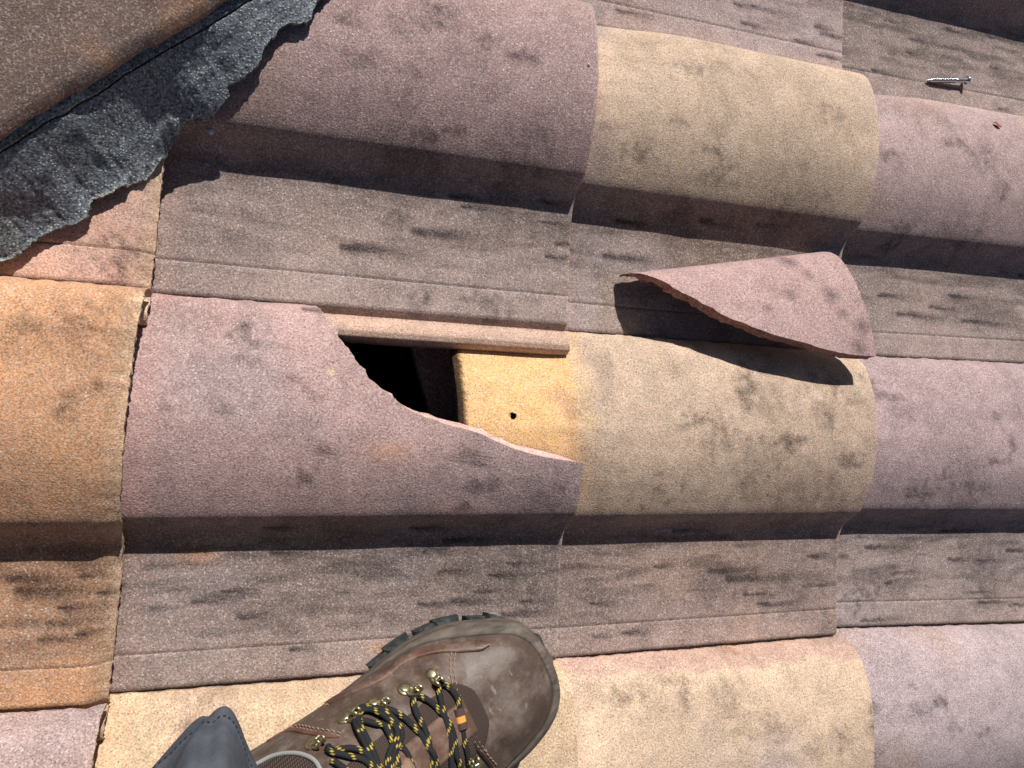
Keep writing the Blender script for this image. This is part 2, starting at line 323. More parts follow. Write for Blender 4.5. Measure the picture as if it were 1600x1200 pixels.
# broken edge of the damaged tile: v (mm) -> x (m)
FRACT = np.array([(0,-.2245),(.2,-.2235),(14.9,-.2157),(27.6,-.207),(44.7,-.1947),(60,-.1822),(71.7,-.1672),(82.6,-.1519),(88.1,-.1366),
 (93.6,-.1211),(96.7,-.1054),(101.9,-.0892),(110.8,-.0671),(116.6,-.0447),(119.5,-.0246),(121.4,-.006),(121.8,-.001)])
def fract_x(v):
    x = np.interp(v*1000, FRACT[:,0], FRACT[:,1])
    return x + (vnoise(v*1000/1000., v*0+3, 210, 5, 4)-.5)*.0056*(v > .001)*(v < .1205)

def tint_for(c, r, x, y, v, d):
    """pigment and soot over a tile; d = metres past the nose that laps it"""
    roll, pan, sooty, _ = TILES.get((c,r), (MAUVE if (c*3+r) % 2 else BUFF, BROWN, .3, None))
    roll = np.array(roll); pan = np.array(pan); sh = x.shape
    big = vnoise(x, y, 9, c*7+r, 3); mid = vnoise(x, y*1.5, 45, c*5+r+9, 3); strk = vnoise(x*.35, y*2.2, 70, c+r, 3)
    w = smooth01((v-.158+(mid-.5)*.012)/.018)[...,None]
    col = roll*(1-w)+pan*w
    col = col*(.78+.44*big)[...,None]*(.9+.2*mid)[...,None]
    other = np.array((.46,.31,.24)) if (c+r) % 2 else np.array((.33,.27,.28))
    f = smooth01((vnoise(x, y, 14, 31+c*3+r, 2)-.5)/.3)[...,None]*.5
    col = col*(1-f)+other*f*col.mean()/other.mean()
    # the pan colour gets lighter towards its seam
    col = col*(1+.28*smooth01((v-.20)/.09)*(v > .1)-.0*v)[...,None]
    # pan streaks of wash-off, darker towards the middle of the pan
    pw = smooth01((v-.17)/.03)*smooth01((.30-v)/.07)
    soot = pw*smooth01((strk-.42)/.3)*sooty*1.15 + (1-pw)*smooth01((vnoise(x, y, 30, 77+c+r, 3)-.56)/.3)*sooty*.55
    # lower flank of each roll carries more grime
    soot = np.maximum(soot, smooth01((v-.10)/.05)*smooth01((.175-v)/.01)*(.15+.5*mid)*sooty)
    # freshly exposed band next to the nose above
    band = smooth01((.022-d+(mid-.5)*.012)/.014)[...,None]
    if (c, r) == (3,2):
        hb = smooth01((.008-d+(mid-.5)*.006)/.012)[...,None]*smooth01((.16-v)/.02)[...,None]
        yel = np.array((.72,.44,.205)); bl = smooth01((vnoise(x, y, 22, 5, 3)-.5)/.2)[...,None]*smooth01((v-.05)/.02)[...,None]*.65
        yel = yel*(1-bl)+np.array((.50,.29,.18))*bl
        col = col*(1-hb)+yel*hb
        soot = soot*(1-hb[...,0])
        b2 = band*(1-hb)*.5*smooth01((.17-v)/.02)[...,None]; col = col*(1-b2)+np.array((.62,.42,.22))*b2
    else:
        col = col*(1-band*.35)+col*np.array((1.12,.94,.88))*band*.35
        soot = soot*(1-.6*band[...,0])
    if c == 1:
        od = smooth01((vnoise(x, y, 16, 8, 3)-.45)/.25)[...,None]*.6
        col = col*(1-od)+col*np.array((.9,.93,1.0))*od
        if r == 2:                                      # low strip of the pan is clean orange again
            cl = (smooth01((v-.262+(mid-.5)*.03)/.03))[...,None]; col = col*(1-cl)+np.array((.56,.30,.16))*cl; soot *= 1-cl[...,0]
    if (c,r) == (3,3):
        pk = smooth01((.012-v+(mid-.5)*.012)/.003)[...,None]*.7; col = col*(1-pk)+np.array((.50,.31,.26))*pk
    gv = (np.abs(v-.27215) < .0005)[...,None]*(.55+.45*mid)[...,None]; col = col*(1-gv*.6)
    rib = smooth01((v-.3005)/.004)[...,None]              # the side lap nobody painted
    col = col*(1-rib)+np.array((.52,.35,.27))*rib*(.9+.2*mid)[...,None]
    soot = paint_soot(x, y, soot)*(1-rib[...,0])
    spot = np.zeros(sh)
    for ox, oy, s in (ORANGE):
        spot = np.maximum(spot, np.exp(-(((x-ox)/s)**2+((y-oy)/(s*.45))**2)*1.6)*(.4+.9*mid))
    col = col*(1-spot[...,None]*.7)+np.array((.62,.32,.17))*spot[...,None]*.7
    lich = np.exp(-(((x+.2125)/.0028)**2+((y+.0555)/.0024)**2)*1.5)[...,None]
    if (c,r) == (2,2): col = col*(1-lich)+np.array((.75,.72,.35))*lich
    return np.concatenate([np.clip(col, .01, .95), np.clip(soot, 0, 1)[...,None]], -1)
ORANGE = [(-.166,-.115,.02),(.184,-.301,.009),(-.158,-.279,.012),(-.30,-.20,.02)]

def slab(name, top, bot, tint, wtint, parent, mat, rough_walls=(0,0,0,0), steps=3, label=None, flare=None):
    """closed shell between two grids; walls own their vertices so edges stay crisp. walls: r0, r1, c0, c1"""
    nr, nc = top.shape[:2]
    V = [top.reshape(-1,3), bot.reshape(-1,3)]; Tn = [tint.reshape(-1,4), (tint*np.array((.8,.8,.8,0))).reshape(-1,4)]
    F = [grid_faces(nr, nc), grid_faces(nr, nc, nr*nc, True)]; off = 2*nr*nc; soft = len(F[0])*2
    cen = (top.mean((0,1))+bot.mean((0,1)))/2
    for w, (a, b, tt, flip) in enumerate(((top[0],bot[0],tint[0],True),(top[-1],bot[-1],tint[-1],False),
                                          (top[:,0],bot[:,0],tint[:,0],False),(top[:,-1],bot[:,-1],tint[:,-1],True))):
        n = len(a); g = np.array([a*(1-t)+b*t for t in np.linspace(0,1,steps+1)])
        tan = np.gradient(a, axis=0); nrm = np.stack([tan[:,1], -tan[:,0], tan[:,2]*0], -1); nrm /= np.linalg.norm(nrm, axis=1)[:,None]+1e-9
        if flare is not None and w == 3:
            for i in range(1, steps+1): g[i] -= nrm*(flare*(i/steps)**.8)[:,None]
        if rough_walls[w]:
            for i in range(1, steps+1):
                nn = vnoise(a[:,0]*1.3+i*.031, a[:,1]*1.3+i*.017, 330, 40+w, 3)-.5
                g[i] += nrm*(nn*rough_walls[w]*2)[:,None]
                if i < steps: g[i,:,2] += (vnoise(a[:,0], a[:,1], 500, 60+i, 2)-.5)*rough_walls[w]
        V.append(g.reshape(-1,3))
        wt = np.repeat(wtint[w][None,:], n, 0) if wtint[w] is not None else tt*np.array((.85,.85,.85,1))
        jit = .8+.4*rng.rand(steps+1, n, 1)
        Tn.append((np.repeat(wt[None], steps+1, 0)*np.concatenate([jit,jit,jit,jit*0+1], -1)).reshape(-1,4))
        F.append(grid_faces(steps+1, n, off, flip)); off += (steps+1)*n
    return mesh_obj(name, np.concatenate(V), np.concatenate(F), mat, parent, np.concatenate(Tn), label=label)

def v_nodes(lo, hi, dv):
    a = np.concatenate([np.arange(lo, hi, dv), [hi], [k for k in NOSE[:,0] if lo < k < hi]])
    a = np.unique(np.round(a, 6)); keep = [a[0]]
    for q in a[1:]:
        if q-keep[-1] > .00035: keep.append(q)
    keep[-1] = hi
    return np.array(keep)
def tile_surface(c, r, v, xa, xb, nu, jitter=.0005, seed=0):
    """grid [v][u] of top and bottom points from x = xa(v) to x = xb(v)"""
    u = np.linspace(0, 1, nu)
    V = np.repeat(v[:,None], nu, 1); X = xa[:,None]*(1-u)+xb[:,None]*u
    ya = seam(c, r, X); yb = seam(c, r+1, X); Y = ya-V/.3*(ya-yb)
    d = X-(nose_x(c-1, Y) if c else -1.06)
    Z = base_z(c, X, Y)+prof(V, d)
    Y = Y+(vnoise(X, X*0+r+c*.37, 120, 11, 3)-.5)*.0022*smooth01((.004-V)/.004)
    Z = Z+(vnoise(X, Y, 22, 91, 2)-.5)*.0011
    top = np.stack([X, Y, Z], -1)
    th = np.interp(V, [0,.012,1], [.0025,.012,.012])
    bot = top.copy(); bot[...,2] -= th
    return top, bot, V, d

MW_I = Matrix.Identity(4)
roof = empty('roof', Matrix.Identity(4), kind='structure')
def make_tile(c, r):
    fine = (c, r) in TILES
    dv = .0024 if fine else .007
    v = v_nodes(0., .327, dv)
    yv = .60-.30*r-v
    xb = nose_x(c, yv)+0*v
    xa = (nose_x(c-1, yv) if c else -1.06+0*v)-.105
    if c == 1: xa = xa+.0
    cut = c == 1
    xb = xb+(vnoise(yv, yv*0+c, 300, 21+c, 3)-.5)*(.0018 if cut else .0009)
    if (c, r) == (2,2): xb = np.where(v < .1218, np.minimum(fract_x(v), xb), xb)
    nu = int((xb.max()-xa.min())/(.0026 if fine else .012))+2
    top, bot, V, d = tile_surface(c, r, v, xa, xb, nu)
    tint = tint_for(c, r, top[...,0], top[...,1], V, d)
    if cut:                                              # sawn end, crumbled back and sandy
        e = xb[:,None]-top[...,0]; k = smooth01((.016-e)/.016)
        nn = .5*vnoise(top[...,0], top[...,1], 420, 15, 2)+.5*rng.rand(*V.shape)
        top[...,2] -= k*(.008+.006*(nn-.3)); top[...,2] += np.sqrt(k)*(nn-.5)*.0045
        sand = np.array((.58,.40,.26)) if r < 3 else np.array((.46,.33,.31))
        kk = (k*(.45+.5*nn))[...,None]; tint[...,:3] = tint[...,:3]*(1-kk)+sand*kk*(.6+.8*nn)[...,None]
        gr = smooth01((v-.2)/.04)*(r == 2)
        tint[...,3] = np.maximum(tint[...,3], k*gr[:,None]*.7*nn)
    if (c, r) == (3,2):                                  # rounded head and the nail hole
        e = top[...,0]-xa[:,None]; k = np.clip(1-e/.007, 0, 1); top[...,2] -= (1-np.sqrt(np.clip(1-k*k,0,1)))*.006
        tint[...,3] = np.maximum(tint[...,3], smooth01((.0075-e+(vnoise(top[...,0], top[...,1], 400, 3, 2)-.5)*.006)/.004))
        kk = smooth01((.006-e)/.004)[...,None]; tint[...,:3] *= 1-.6*kk
    if not cut:                                          # rubbed, paler rim of the nose
        e = xb[:,None]-top[...,0]; kk = (smooth01((.0022-e)/.0012)*(.25+.75*vnoise(top[...,0], top[...,1], 200, 71, 2)))[...,None]*.7
        tint[...,:3] = tint[...,:3]*(1-kk)+np.array((.55,.42,.33))*kk
    wn = [None, None, None, None]
    rw = (0, .0, 0, .0006)
    if (c, r) == (2,2): rw = (0,0,0,.0022); wn[3] = np.array((.66,.43,.40,0.))
    if cut: rw = (.0004,0,0,.0016); wn[3] = np.array((.52,.38,.26,.05))
    if (c, r) == (3,2): wn[2] = np.array((.10,.07,.05,.5)); rw = (0,0,.0008,.0006)
    fl = None
    if (c, r) == (2,2): fl = (.0006+.0040*smooth01((v-.080)/.014))*(.6+.8*vnoise(v, v*0+1, 220, 6, 3))*(v < .1216)
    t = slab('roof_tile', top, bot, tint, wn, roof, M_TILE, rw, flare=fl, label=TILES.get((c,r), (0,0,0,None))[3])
    return t
tile_objs = {}
for c in range(6):
    for r in range(0, 5):
        tile_objs[(c,r)] = make_tile(c, r)

# nail hole through the bare head of the yellow tile: a short dark bore with a chipped rim
def drill(o, x, y, rad):
    me = o.data; n = len(me.vertices); co = np.empty(n*3); me.vertices.foreach_get('co', co); co = co.reshape(-1,3)
    d = np.hypot(co[:,0]-x, co[:,1]-y); top = np.zeros(n, bool)
    import bmesh
    bm = bmesh.new(); bm.from_mesh(me); bm.verts.ensure_lookup_table()
    nb = {}
    kill = [f for f in bm.faces if all((v.co.x-x)**2+(v.co.y-y)**2 < (rad*1.5)**2 for v in f.verts)]
    bmesh.ops.delete(bm, geom=kill, context='FACES')
    # pull the torn rim on to the circle and hang a bore from the upper one
    rim = [e for e in bm.edges if e.is_boundary and all((v.co.x-x)**2+(v.co.y-y)**2 < (rad*3)**2 for v in e.verts)]
    for v in {v for e in rim for v in e.verts}:
        a = math.atan2(v.co.y-y, v.co.x-x); q = rad*(1+.12*math.sin(3*a+1)); v.co.x = x+q*math.cos(a); v.co.y = y+q*math.sin(a)
    bm.to_mesh(me); bm.free()
NAIL = (-.0600, -.0835)
drill(tile_objs[(3,2)], NAIL[0], NAIL[1], .0029)
zt = float(base_z(3, np.float64(NAIL[0]), np.float64(NAIL[1])))+float(prof(np.float64(.0835), np.float64(NAIL[0])))
a = np.linspace(0, 2*np.pi, 24, endpoint=False)
rr = .0029*(1+.12*np.sin(3*a+1))+.0004
bore = np.array([np.stack([NAIL[0]+rr*(1 if i else 1.02)*np.cos(a), NAIL[1]+rr*np.sin(a), zt+0*a-(.0004 if i == 0 else .0125*i/4)], -1) for i in range(5)])
mesh_obj('nail_hole', bore.reshape(-1,3), grid_faces(5, 24, wrap=True), M_TILE, roof, np.tile((.22,.13,.06,.3), (120,1)))

# underlay and battens below the tiles
gx = np.linspace(-1.2, 1.1, 60); gy = np.linspace(-1.0, .72, 50); X, Y = np.meshgrid(gx, gy)
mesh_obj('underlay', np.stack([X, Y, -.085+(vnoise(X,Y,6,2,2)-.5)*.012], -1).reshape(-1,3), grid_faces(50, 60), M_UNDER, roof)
def box(x0,x1,y0,y1,z0,z1):
    V = [(x,y,z) for z in (z0,z1) for y in (y0,y1) for x in (x0,x1)]
    F = [(0,2,3,1),(4,5,7,6),(0,1,5,4),(2,6,7,3),(0,4,6,2),(1,3,7,5)]
    return V, F
for c in range(6):
    x = (nose_x(c-1, 0) if c else -1.06)-.085
    V, F = box(x, x+.04, -.98, .70, -.060, -.030)
    mesh_obj('batten', V, F, M_BATTEN, roof, smooth=False)

# ------------------------------------------------------------------ hip tile (half-round capping) along the upper left
HP = np.array((-.4271,.0824)); HD = np.array((-.3012,.2019))-HP; HD /= np.linalg.norm(HD); HN = np.array((-HD[1], HD[0]))
def hip_grid(s0, s1, extra):
    s = np.arange(s0, s1, .003); o = np.concatenate([np.linspace(0,.11,46), np.linspace(.113,.26,30)])
    S, O = np.meshgrid(s, o, indexing='ij')
    zz = np.interp(O, [0,.004,.015,.03,.05,.075,.10,.13,.16,.19,.22,.245,.26], np.array([80,85,90,96,104,113,120,126,129,126,116,102,92])/1000)
    wig = (vnoise(S, O*0, 40, 3, 3)-.5)*.003*(O < .01)
    P = HP+S[...,None]*HD+(O+wig)[...,None]*HN
    return np.concatenate([P, (zz+extra+(vnoise(S,O,18,5,2)-.5)*.0015)[...,None]], -1), S, O
top, S, O = hip_grid(-.30, .42, 0)
bot = top.copy(); bot[...,2] -= .013
m1 = vnoise(S, O, 12, 4, 3); m2 = vnoise(S, O, 50, 14, 3)
ct = np.array((.235,.165,.14))*(.75+.5*m1)[...,None]; og = smooth01((m2-.55)/.25)[...,None]*smooth01((.03-O)/.03)[...,None]
ct = ct*(1-og*.6)+np.array((.42,.22,.12))*og*.6
tt = np.concatenate([ct, (smooth01((vnoise(S,O,22,44,3)-.5)/.3)*.45)[...,None]], -1)
mesh_o = slab('hip_tile', top, bot, tt, [None]*4, roof, M_HIP, (0,0,.0008,0), label='half round brown hip tile bedded on black felt, upper left corner')

# ------------------------------------------------------------------ black mineral felt strip dressed over the tiles
FL = empty('hip_flashing', Matrix.Translation((-.34,.12,.08)), label='ragged black mineral felt strip dressed over the tiles beside the hip', category='roof flashing')
low = np.array([(-.56,-.055),(-.50,-.03),(-.46,-.005),(-.4365,.0079),(-.4255,.0167),(-.4147,.0292),(-.4015,.0389),(-.3892,.0425),(-.3855,.0465),(-.3845,.058),(-.3728,.0674),
 (-.3505,.0796),(-.3425,.094),(-.3405,.1005),(-.3262,.127),(-.3075,.1348),(-.2955,.147),(-.2971,.1528),(-.2846,.163),(-.2755,.1743),(-.2736,.1845),(-.262,.1981),
 (-.2575,.2041),(-.2416,.2098),(-.2398,.2205),(-.231,.2358),(-.2077,.2682),(-.18,.30),(-.14,.335),(-.09,.38)])
seg = np.r_[0, np.cumsum(np.hypot(*np.diff(low, axis=0).T))]
NT_ = 520; t = np.linspace(0, seg[-1], NT_)
lx = np.interp(t, seg, low[:,0]); ly = np.interp(t, seg, low[:,1])
jag = (vnoise(t, t*0, 110, 2, 2)-.5)*.0025+(vnoise(t, t*0+1, 420, 2, 2)-.5)*.0022; lx = lx+jag*.6; ly = ly-jag
sl_ = (lx-HP[0])*HD[0]+(ly-HP[1])*HD[1]               # position along the hip of each edge point
sl_ = np.maximum.accumulate(sl_*.0+np.linspace(sl_[0], sl_[-1], NT_)*.75+np.sort(sl_)*.25)
def smooth_roof(x, y):
    acc = 0
    for dx in (-.02,-.01,0,.01,.02):
        for dy in (-.012,-.006,0,.006,.012): acc = acc+roof_h(x+dx, y+dy)
    return acc/25+.002
kg = np.exp(-.5*(np.arange(-45,46)/16.)**2); kg /= kg.sum()
NSF = 70; q = np.linspace(0, 1, NSF)
off0 = -.0055+(vnoise(sl_, sl_*0, 45, 7, 4)-.5)*.004     # crack line, just clear of the hip tile
ux = HP[0]+sl_*HD[0]+off0*HN[0]; uy = HP[1]+sl_*HD[1]+off0*HN[1]
X = ux[:,None]*(1-q)+lx[:,None]*q; Y = uy[:,None]*(1-q)+ly[:,None]*q
ze = (roof_h(lx, ly)+roof_h(lx+.005, ly)+roof_h(lx, ly+.005)+roof_h(lx, ly-.005)+roof_h(lx+.005, ly+.005))/5+.003
ze = np.maximum(np.convolve(np.pad(ze,45,mode='edge'), kg, 'valid')+.001, ze-.006)
rz = smooth_roof(X, Y)+.0065
Z = ze[:,None]+(.0715-ze[:,None])*(1-q)**1.15
Z = .5*(Z+rz+np.sqrt((Z-rz)**2+.00002))
Z = Z*(1-smooth01((q-.85)/.15)*.8)+np.maximum(ze[:,None], rz)*smooth01((q-.85)/.15)*.8
def gsm(A, sg, ax):
    r_ = int(3*sg); kq = np.exp(-.5*(np.arange(-r_, r_+1)/sg)**2); kq /= kq.sum()
    return np.apply_along_axis(lambda a_: np.convolve(np.pad(a_, r_, mode='edge'), kq, 'valid'), ax, A)
ec = Z[:,-1:].copy(); Zs = gsm(gsm(Z, 13., 0), 4., 1); wq = smooth01((q-.80)/.18)
Z = Zs*(1-wq)+Z*wq
fold = (vnoise(sl_[:,None]+q*.02, q*.12+0*sl_[:,None], 28, 17, 2)-.5)*.006*np.sin(np.pi*np.clip(q*1.02,0,1))**.6
Z = Z+fold+(vnoise(X, Y, 90, 27, 3)-.5)*.0011+(vnoise(X, Y, 380, 28, 2)-.5)*.0006
top = np.stack([X,Y,Z], -1); bot = top.copy(); bot[...,2] -= .0028
g = vnoise(X, Y, 14, 3, 3); tc = (.85+.4*g)[...,None]*np.array((1,1.02,1.06))
edge = smooth01((q-.93)/.07)*(.2+1.1*smooth01((vnoise(X,Y,25,8,3)-.45)/.2))
pale = smooth01((vnoise(X,Y,20,9,3)-.55)/.2)*.18
tt = np.concatenate([tc, np.clip(np.maximum(edge*.8, pale*(q > .3)), 0, 1)[...,None]], -1)
slab('flap', top, bot, tt, [None,None,None,np.array((.9,.9,.9,.5))], FL, M_FELT, (0,0,0,.0015), 2)
# narrow bead of felt between the crack and the hip tile, a little proud
qb = np.linspace(0, 1, 12)
bx0 = ux+.0012*HN[0]; by0 = uy+.0012*HN[1]; bx1 = HP[0]+sl_*HD[0]+.020*HN[0]; by1 = HP[1]+sl_*HD[1]+.020*HN[1]
X = bx0[:,None]*(1-qb)+bx1[:,None]*qb; Y = by0[:,None]*(1-qb)+by1[:,None]*qb
zb = .0728+.0022*np.sin(np.pi*np.clip(qb*2.2,0,1))[None,:]+(vnoise(X, Y, 200, 5, 3)-.5)*.0018
top = np.stack([X,Y,zb+0*X], -1); bot = top.copy(); bot[...,2] -= .0035
g = vnoise(X, Y, 60, 3, 3); tt = np.concatenate([(.55+1.1*g)[...,None]*np.array((1,1.04,1.02)), (smooth01((g-.5)/.2)*.5)[...,None]], -1)
slab('felt_bead', top, bot, tt, [None]*4, FL, M_FELT, (0,0,.0004,0), 2)

# ------------------------------------------------------------------ loose broken piece lying on the tiles
vb = v_nodes(0.0, .1217, .0024)
FRG = np.array([(0,-.2245),(13,-.213),(24,-.201),(36,-.188),(47,-.175),(57,-.163),(66,-.150),(74,-.136),(82,-.120),(90,-.102),(98,-.083),(106,-.063),(113,-.043),(118,-.024),(121,-.006),(121.7,-.001)])
xa = np.interp(vb*1000, FRG[:,0], FRG[:,1])+(vnoise(vb, vb*0+3, 210, 5, 4)-.5)*.0060*(vb < .1205); xb = 0*vb-.001+(vnoise(vb, vb*0, 300, 23, 3)-.5)*.0009
top, bot, V, d = tile_surface(2, 2, vb, xa, xb, 88)
th = np.interp(V, [0,.012,1], [.006,.0135,.0135]); bot[...,2] = top[...,2]-th
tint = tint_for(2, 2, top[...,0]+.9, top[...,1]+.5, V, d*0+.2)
tint[...,3] *= .5
tint[...,:3] = np.array((.43,.285,.275))*(.88+.24*vnoise(top[...,0], top[...,1], 30, 66, 3))[...,None]
for sx, sy, s in ((-.05,-.03,.006),(-.035,-.055,.008),(-.03,-.075,.006),(-.012,-.09,.009),(-.02,-.11,.008),(-.08,-.05,.006),(-.06,-.012,.009),(-.11,-.06,.005)):
    tint[...,3] = np.maximum(tint[...,3], np.clip(1.1-np.hypot(top[...,0]-sx, top[...,1]-sy)/s*.7, 0, 1)*.6)
wt = [None, np.array((.42,.25,.22,0)), np.array((.36,.17,.13,0)), None]
FC = np.array((-.07333333,-.03886511,.03282851)); FT = np.array((.2850,.0880,.0082))
FR_ = np.array(((.98192967,-.18820236,-.01984915),(.18909225,.97148992,.1430086),(-.00763131,-.1441777,.98952239)))
mv = lambda P: (P-FC)@FR_.T+FC+FT
fo = slab('tile_fragment', top, bot, tint, wt, None, M_TILE, (0,.001,.0032,.0006), 5)
me = fo.data; co = np.empty(len(me.vertices)*3); me.vertices.foreach_get('co', co); co = co.reshape(-1,3)
org = Vector(mv(np.array((-.06,-.05,.045)))); Rm = Matrix(FR_.tolist()).to_4x4()
loc = (co-np.array((-.06,-.05,.045))); me.vertices.foreach_set('co', loc.ravel()); me.update()
fo.matrix_world = Matrix.Translation(org) @ Rm
fo['label'] = 'curved pink triangular piece broken off a tile, lying loose on the buff tile'; fo['category'] = 'tile fragment'

# a shard that fell through the hole and lies on the underlay
sv = np.array([(-.150,-.035),(-.098,-.030),(-.070,-.055),(-.086,-.092),(-.118,-.104),(-.128,-.085)])
sv = np.array([(-.142,-.006),(-.06,-.012),(-.062,-.07),(-.098,-.098),(-.112,-.085),(-.128,-.045)])
n = len(sv); V = [(x,y,-.040+.25*(y+.1)) for x,y in sv]+[(x+.001,y-.002,-.052+.25*(y+.1)) for x,y in sv]
F = [tuple(range(n))[::-1], tuple(range(n,2*n))]+[(i,(i+1)%n,n+(i+1)%n,n+i) for i in range(n)]
so = mesh_obj('tile_shard', V, F, M_TILE, None, np.tile((.30,.17,.16,.1),(2*n,1)), smooth=False)
so['label'] = 'dark reddish shard of tile fallen inside the hole in the roof'; so['category'] = 'tile fragment'

# ------------------------------------------------------------------ loose screw
def frame_to(p, d, up=(0,0,1)):
    x = Vector(d).normalized(); y = Vector(up).cross(x).normalized(); z = x.cross(y)
    return Matrix(((x.x,y.x,z.x,p[0]),(x.y,y.y,z.y,p[1]),(x.z,y.z,z.z,p[2]),(0,0,0,1)))
P0 = np.array((.4512,.3285)); P1 = np.array((.5095,.3372))
z0 = float(roof_h(*P0)); z1 = float(roof_h(*P1))
smw = frame_to((P0[0], P0[1], z0+.0026), (P1[0]-P0[0], P1[1]-P0[1], z1+.0034-z0))
SC = empty('screw', smw, label='small zinc plated screw lying loose in a tile pan, upper right', category='screw')
L = float(np.hypot(*(P1-P0)))
xs = np.arange(0, L-.003, .00022); th_ = np.linspace(0, 2*np.pi, 25)[:-1]
Xs, Th = np.meshgrid(xs, th_, indexing='ij')
core = np.interp(Xs, [0,.007,.008,L], [.0002,.0020,.0022,.0022]); ph = ((Xs/.0019-Th/(2*np.pi)) % 1)
rid = np.clip(1-np.abs(ph-.5)/.22, 0, 1)*.0010*np.interp(Xs, [0,.003,.040,.044,L], [0,.8,1,0,0])
Rr = core+rid
Pl = np.stack([Xs, Rr*np.cos(Th), Rr*np.sin(Th)], -1).reshape(-1,3); A = np.array(smw); 
mesh_obj('shank', Pl@A[:3,:3].T+A[:3,3], grid_faces(len(xs), 24, flip=True, wrap=True), M_ZINC, SC)
hp = [(L-.0060,.0017),(L-.0042,.0022),(L-.0018,.0042),(L-.0012,.0047),(L-.0004,.0048),(L+.0004,.0042),(L+.0008,.0028),(L+.0006,.0026),(L-.0010,.0022),(L-.0011,.0)]
hx = np.array(hp); Pl = np.stack([hx[:,0][:,None]+0*th_, hx[:,1][:,None]*np.cos(th_), hx[:,1][:,None]*np.sin(th_)], -1).reshape(-1,3)
mesh_obj('head', Pl@A[:3,:3].T+A[:3,3], grid_faces(len(hp), 24, flip=True, wrap=True), M_ZINC, SC)

# ------------------------------------------------------------------ crumbs and a scrap of leaf
import bmesh
def pebble(x, y, s, name, mat, lab, cat, flat=.8, seed=1):
    bm = bmesh.new(); bmesh.ops.create_icosphere(bm, subdivisions=2, radius=s)
    rs = np.random.RandomState(seed)
    for v in bm.verts: v.co *= .75+.5*rs.rand(); v.co.z *= flat
    me = bpy.data.meshes.new(name); bm.to_mesh(me); bm.free(); me.materials.append(mat)
    o = bpy.data.objects.new(name, me); COL.objects.link(o)
    o.location = (x, y, float(roof_h(x, y))+s*flat*.7); o['label'] = lab; o['category'] = cat; return o
pebble(-.3090, .1275, .0026, 'mortar_crumb', M_GRIT, 'tiny pale grey crumb at the edge of the roll shadow beside the black felt', 'crumb', seed=3)
pebble(-.0105, .222, .0014, 'mortar_crumb', M_GRIT, 'tiny white crumb near the rounded nose of the plum tile', 'crumb', seed=5)
lx_, ly_ = .5062, .2681
V = []; 
for i in range(9):
    t_ = i/8; w_ = .0028*math.sin(math.pi*t_)**.8
    for j in (-1,0,1):
        X_ = lx_-.005+.010*t_; Y_ = ly_+.0015-.004*t_+j*w_
        V.append((X_, Y_, float(roof_h(X_, Y_))+.0012+.0012*abs(j)+.0006*math.sin(t_*6)))
lf = mesh_obj('leaf_scrap', V, grid_faces(9, 3), M_LEAF, None)
md = lf.modifiers.new('thick', 'SOLIDIFY'); md.thickness = .0003
lf['label'] = 'tiny rust coloured scrap of dry leaf on the seam at the right edge'; lf['category'] = 'leaf'

# ------------------------------------------------------------------ the ground far below the eaves
k = NT('ground_grass'); M_GROUND = k.fin(k.mix(k.noise(.8, 4, .6), (.06,.075,.03), (.14,.12,.07)), .95, .1)
gv = 4000.
mesh_obj('ground', [(-gv,-gv,-4.2),(gv,-gv,-4.2),(gv,gv,-4.2),(-gv,gv,-4.2)], [(0,1,2,3)], M_GROUND, None)['kind'] = 'structure'

# ------------------------------------------------------------------ leather, rubber, cloth
k = NT('boot_leather'); at = k.attr()
n1 = k.noise(38, 4, .65); n2 = k.noise(210, 3, .6); n3 = k.noise(1500, 2, .6)
c = k.mix(k.rmp(n1, .3, .7), (.055,.036,.028), (.105,.070,.054))
c = k.mix(k.rmp(k.noise(22, 3, .6), .55, .72, 0, .4), c, (.13,.062,.038))          # worn red-brown
mp = k.n('ShaderNodeMapping'); mp.inputs['Scale'].default_value = (1, .35, 1); k.l(k.co, mp.inputs[0])
dust = k.math('MULTIPLY', k.rmp(k.noise(45, 4, .7), .46, .72), k.rmp(n2, .3, .7, .35, 1.))
c = k.mix(k.math('MULTIPLY', dust, .6), c, (.27,.23,.20))
scr = k.math('MULTIPLY', k.rmp(k.noise(260, 2, .5, mp.outputs[0]), .66, .74), k.rmp(n1, .4, .6)); c = k.mix(k.math('MULTIPLY', scr, .55), c, (.38,.33,.29))
c = k.mix(1., c, at.outputs['Color'], 'MULTIPLY')
k.bump(k.math('ADD', k.math('MULTIPLY', n2, .6), k.math('MULTIPLY', n3, .25)), .35, .0012)
M_LEATHER = k.fin(c, k.rmp(dust, 0, 1, .42, .75), .4)
k = NT('rubber_rand'); at = k.attr()
mp = k.n('ShaderNodeMapping'); mp.inputs['Scale'].default_value = (.35, 1, 1); k.l(k.co, mp.inputs[0])
n1 = k.noise(120, 4, .7, mp.outputs[0]); c = k.mix(k.rmp(n1, .3, .7), (.055,.045,.038), (.15,.125,.105))
c = k.mix(1., c, at.outputs['Color'], 'MULTIPLY')
k.bump(n1, .4, .0012); M_RAND = k.fin(c, .7, .3)
k = NT('black_rubber'); n1 = k.noise(150, 3, .6); k.bump(n1, .3, .001)
M_LUG = k.fin(k.mix(k.rmp(n1, .4, .7), (.018,.021,.024), (.065,.070,.070)), .62, .35)
k = NT('stitch_thread'); M_THREAD = k.fin((.30,.20,.14), .7, .2)
k = NT('antique_brass'); n1 = k.noise(500, 3, .6); k.bump(n1, .15, .0005)
M_BRASS = k.fin(k.mix(k.rmp(n1, .35, .65), (.30,.26,.13), (.58,.53,.34)), .34, .5, .9)
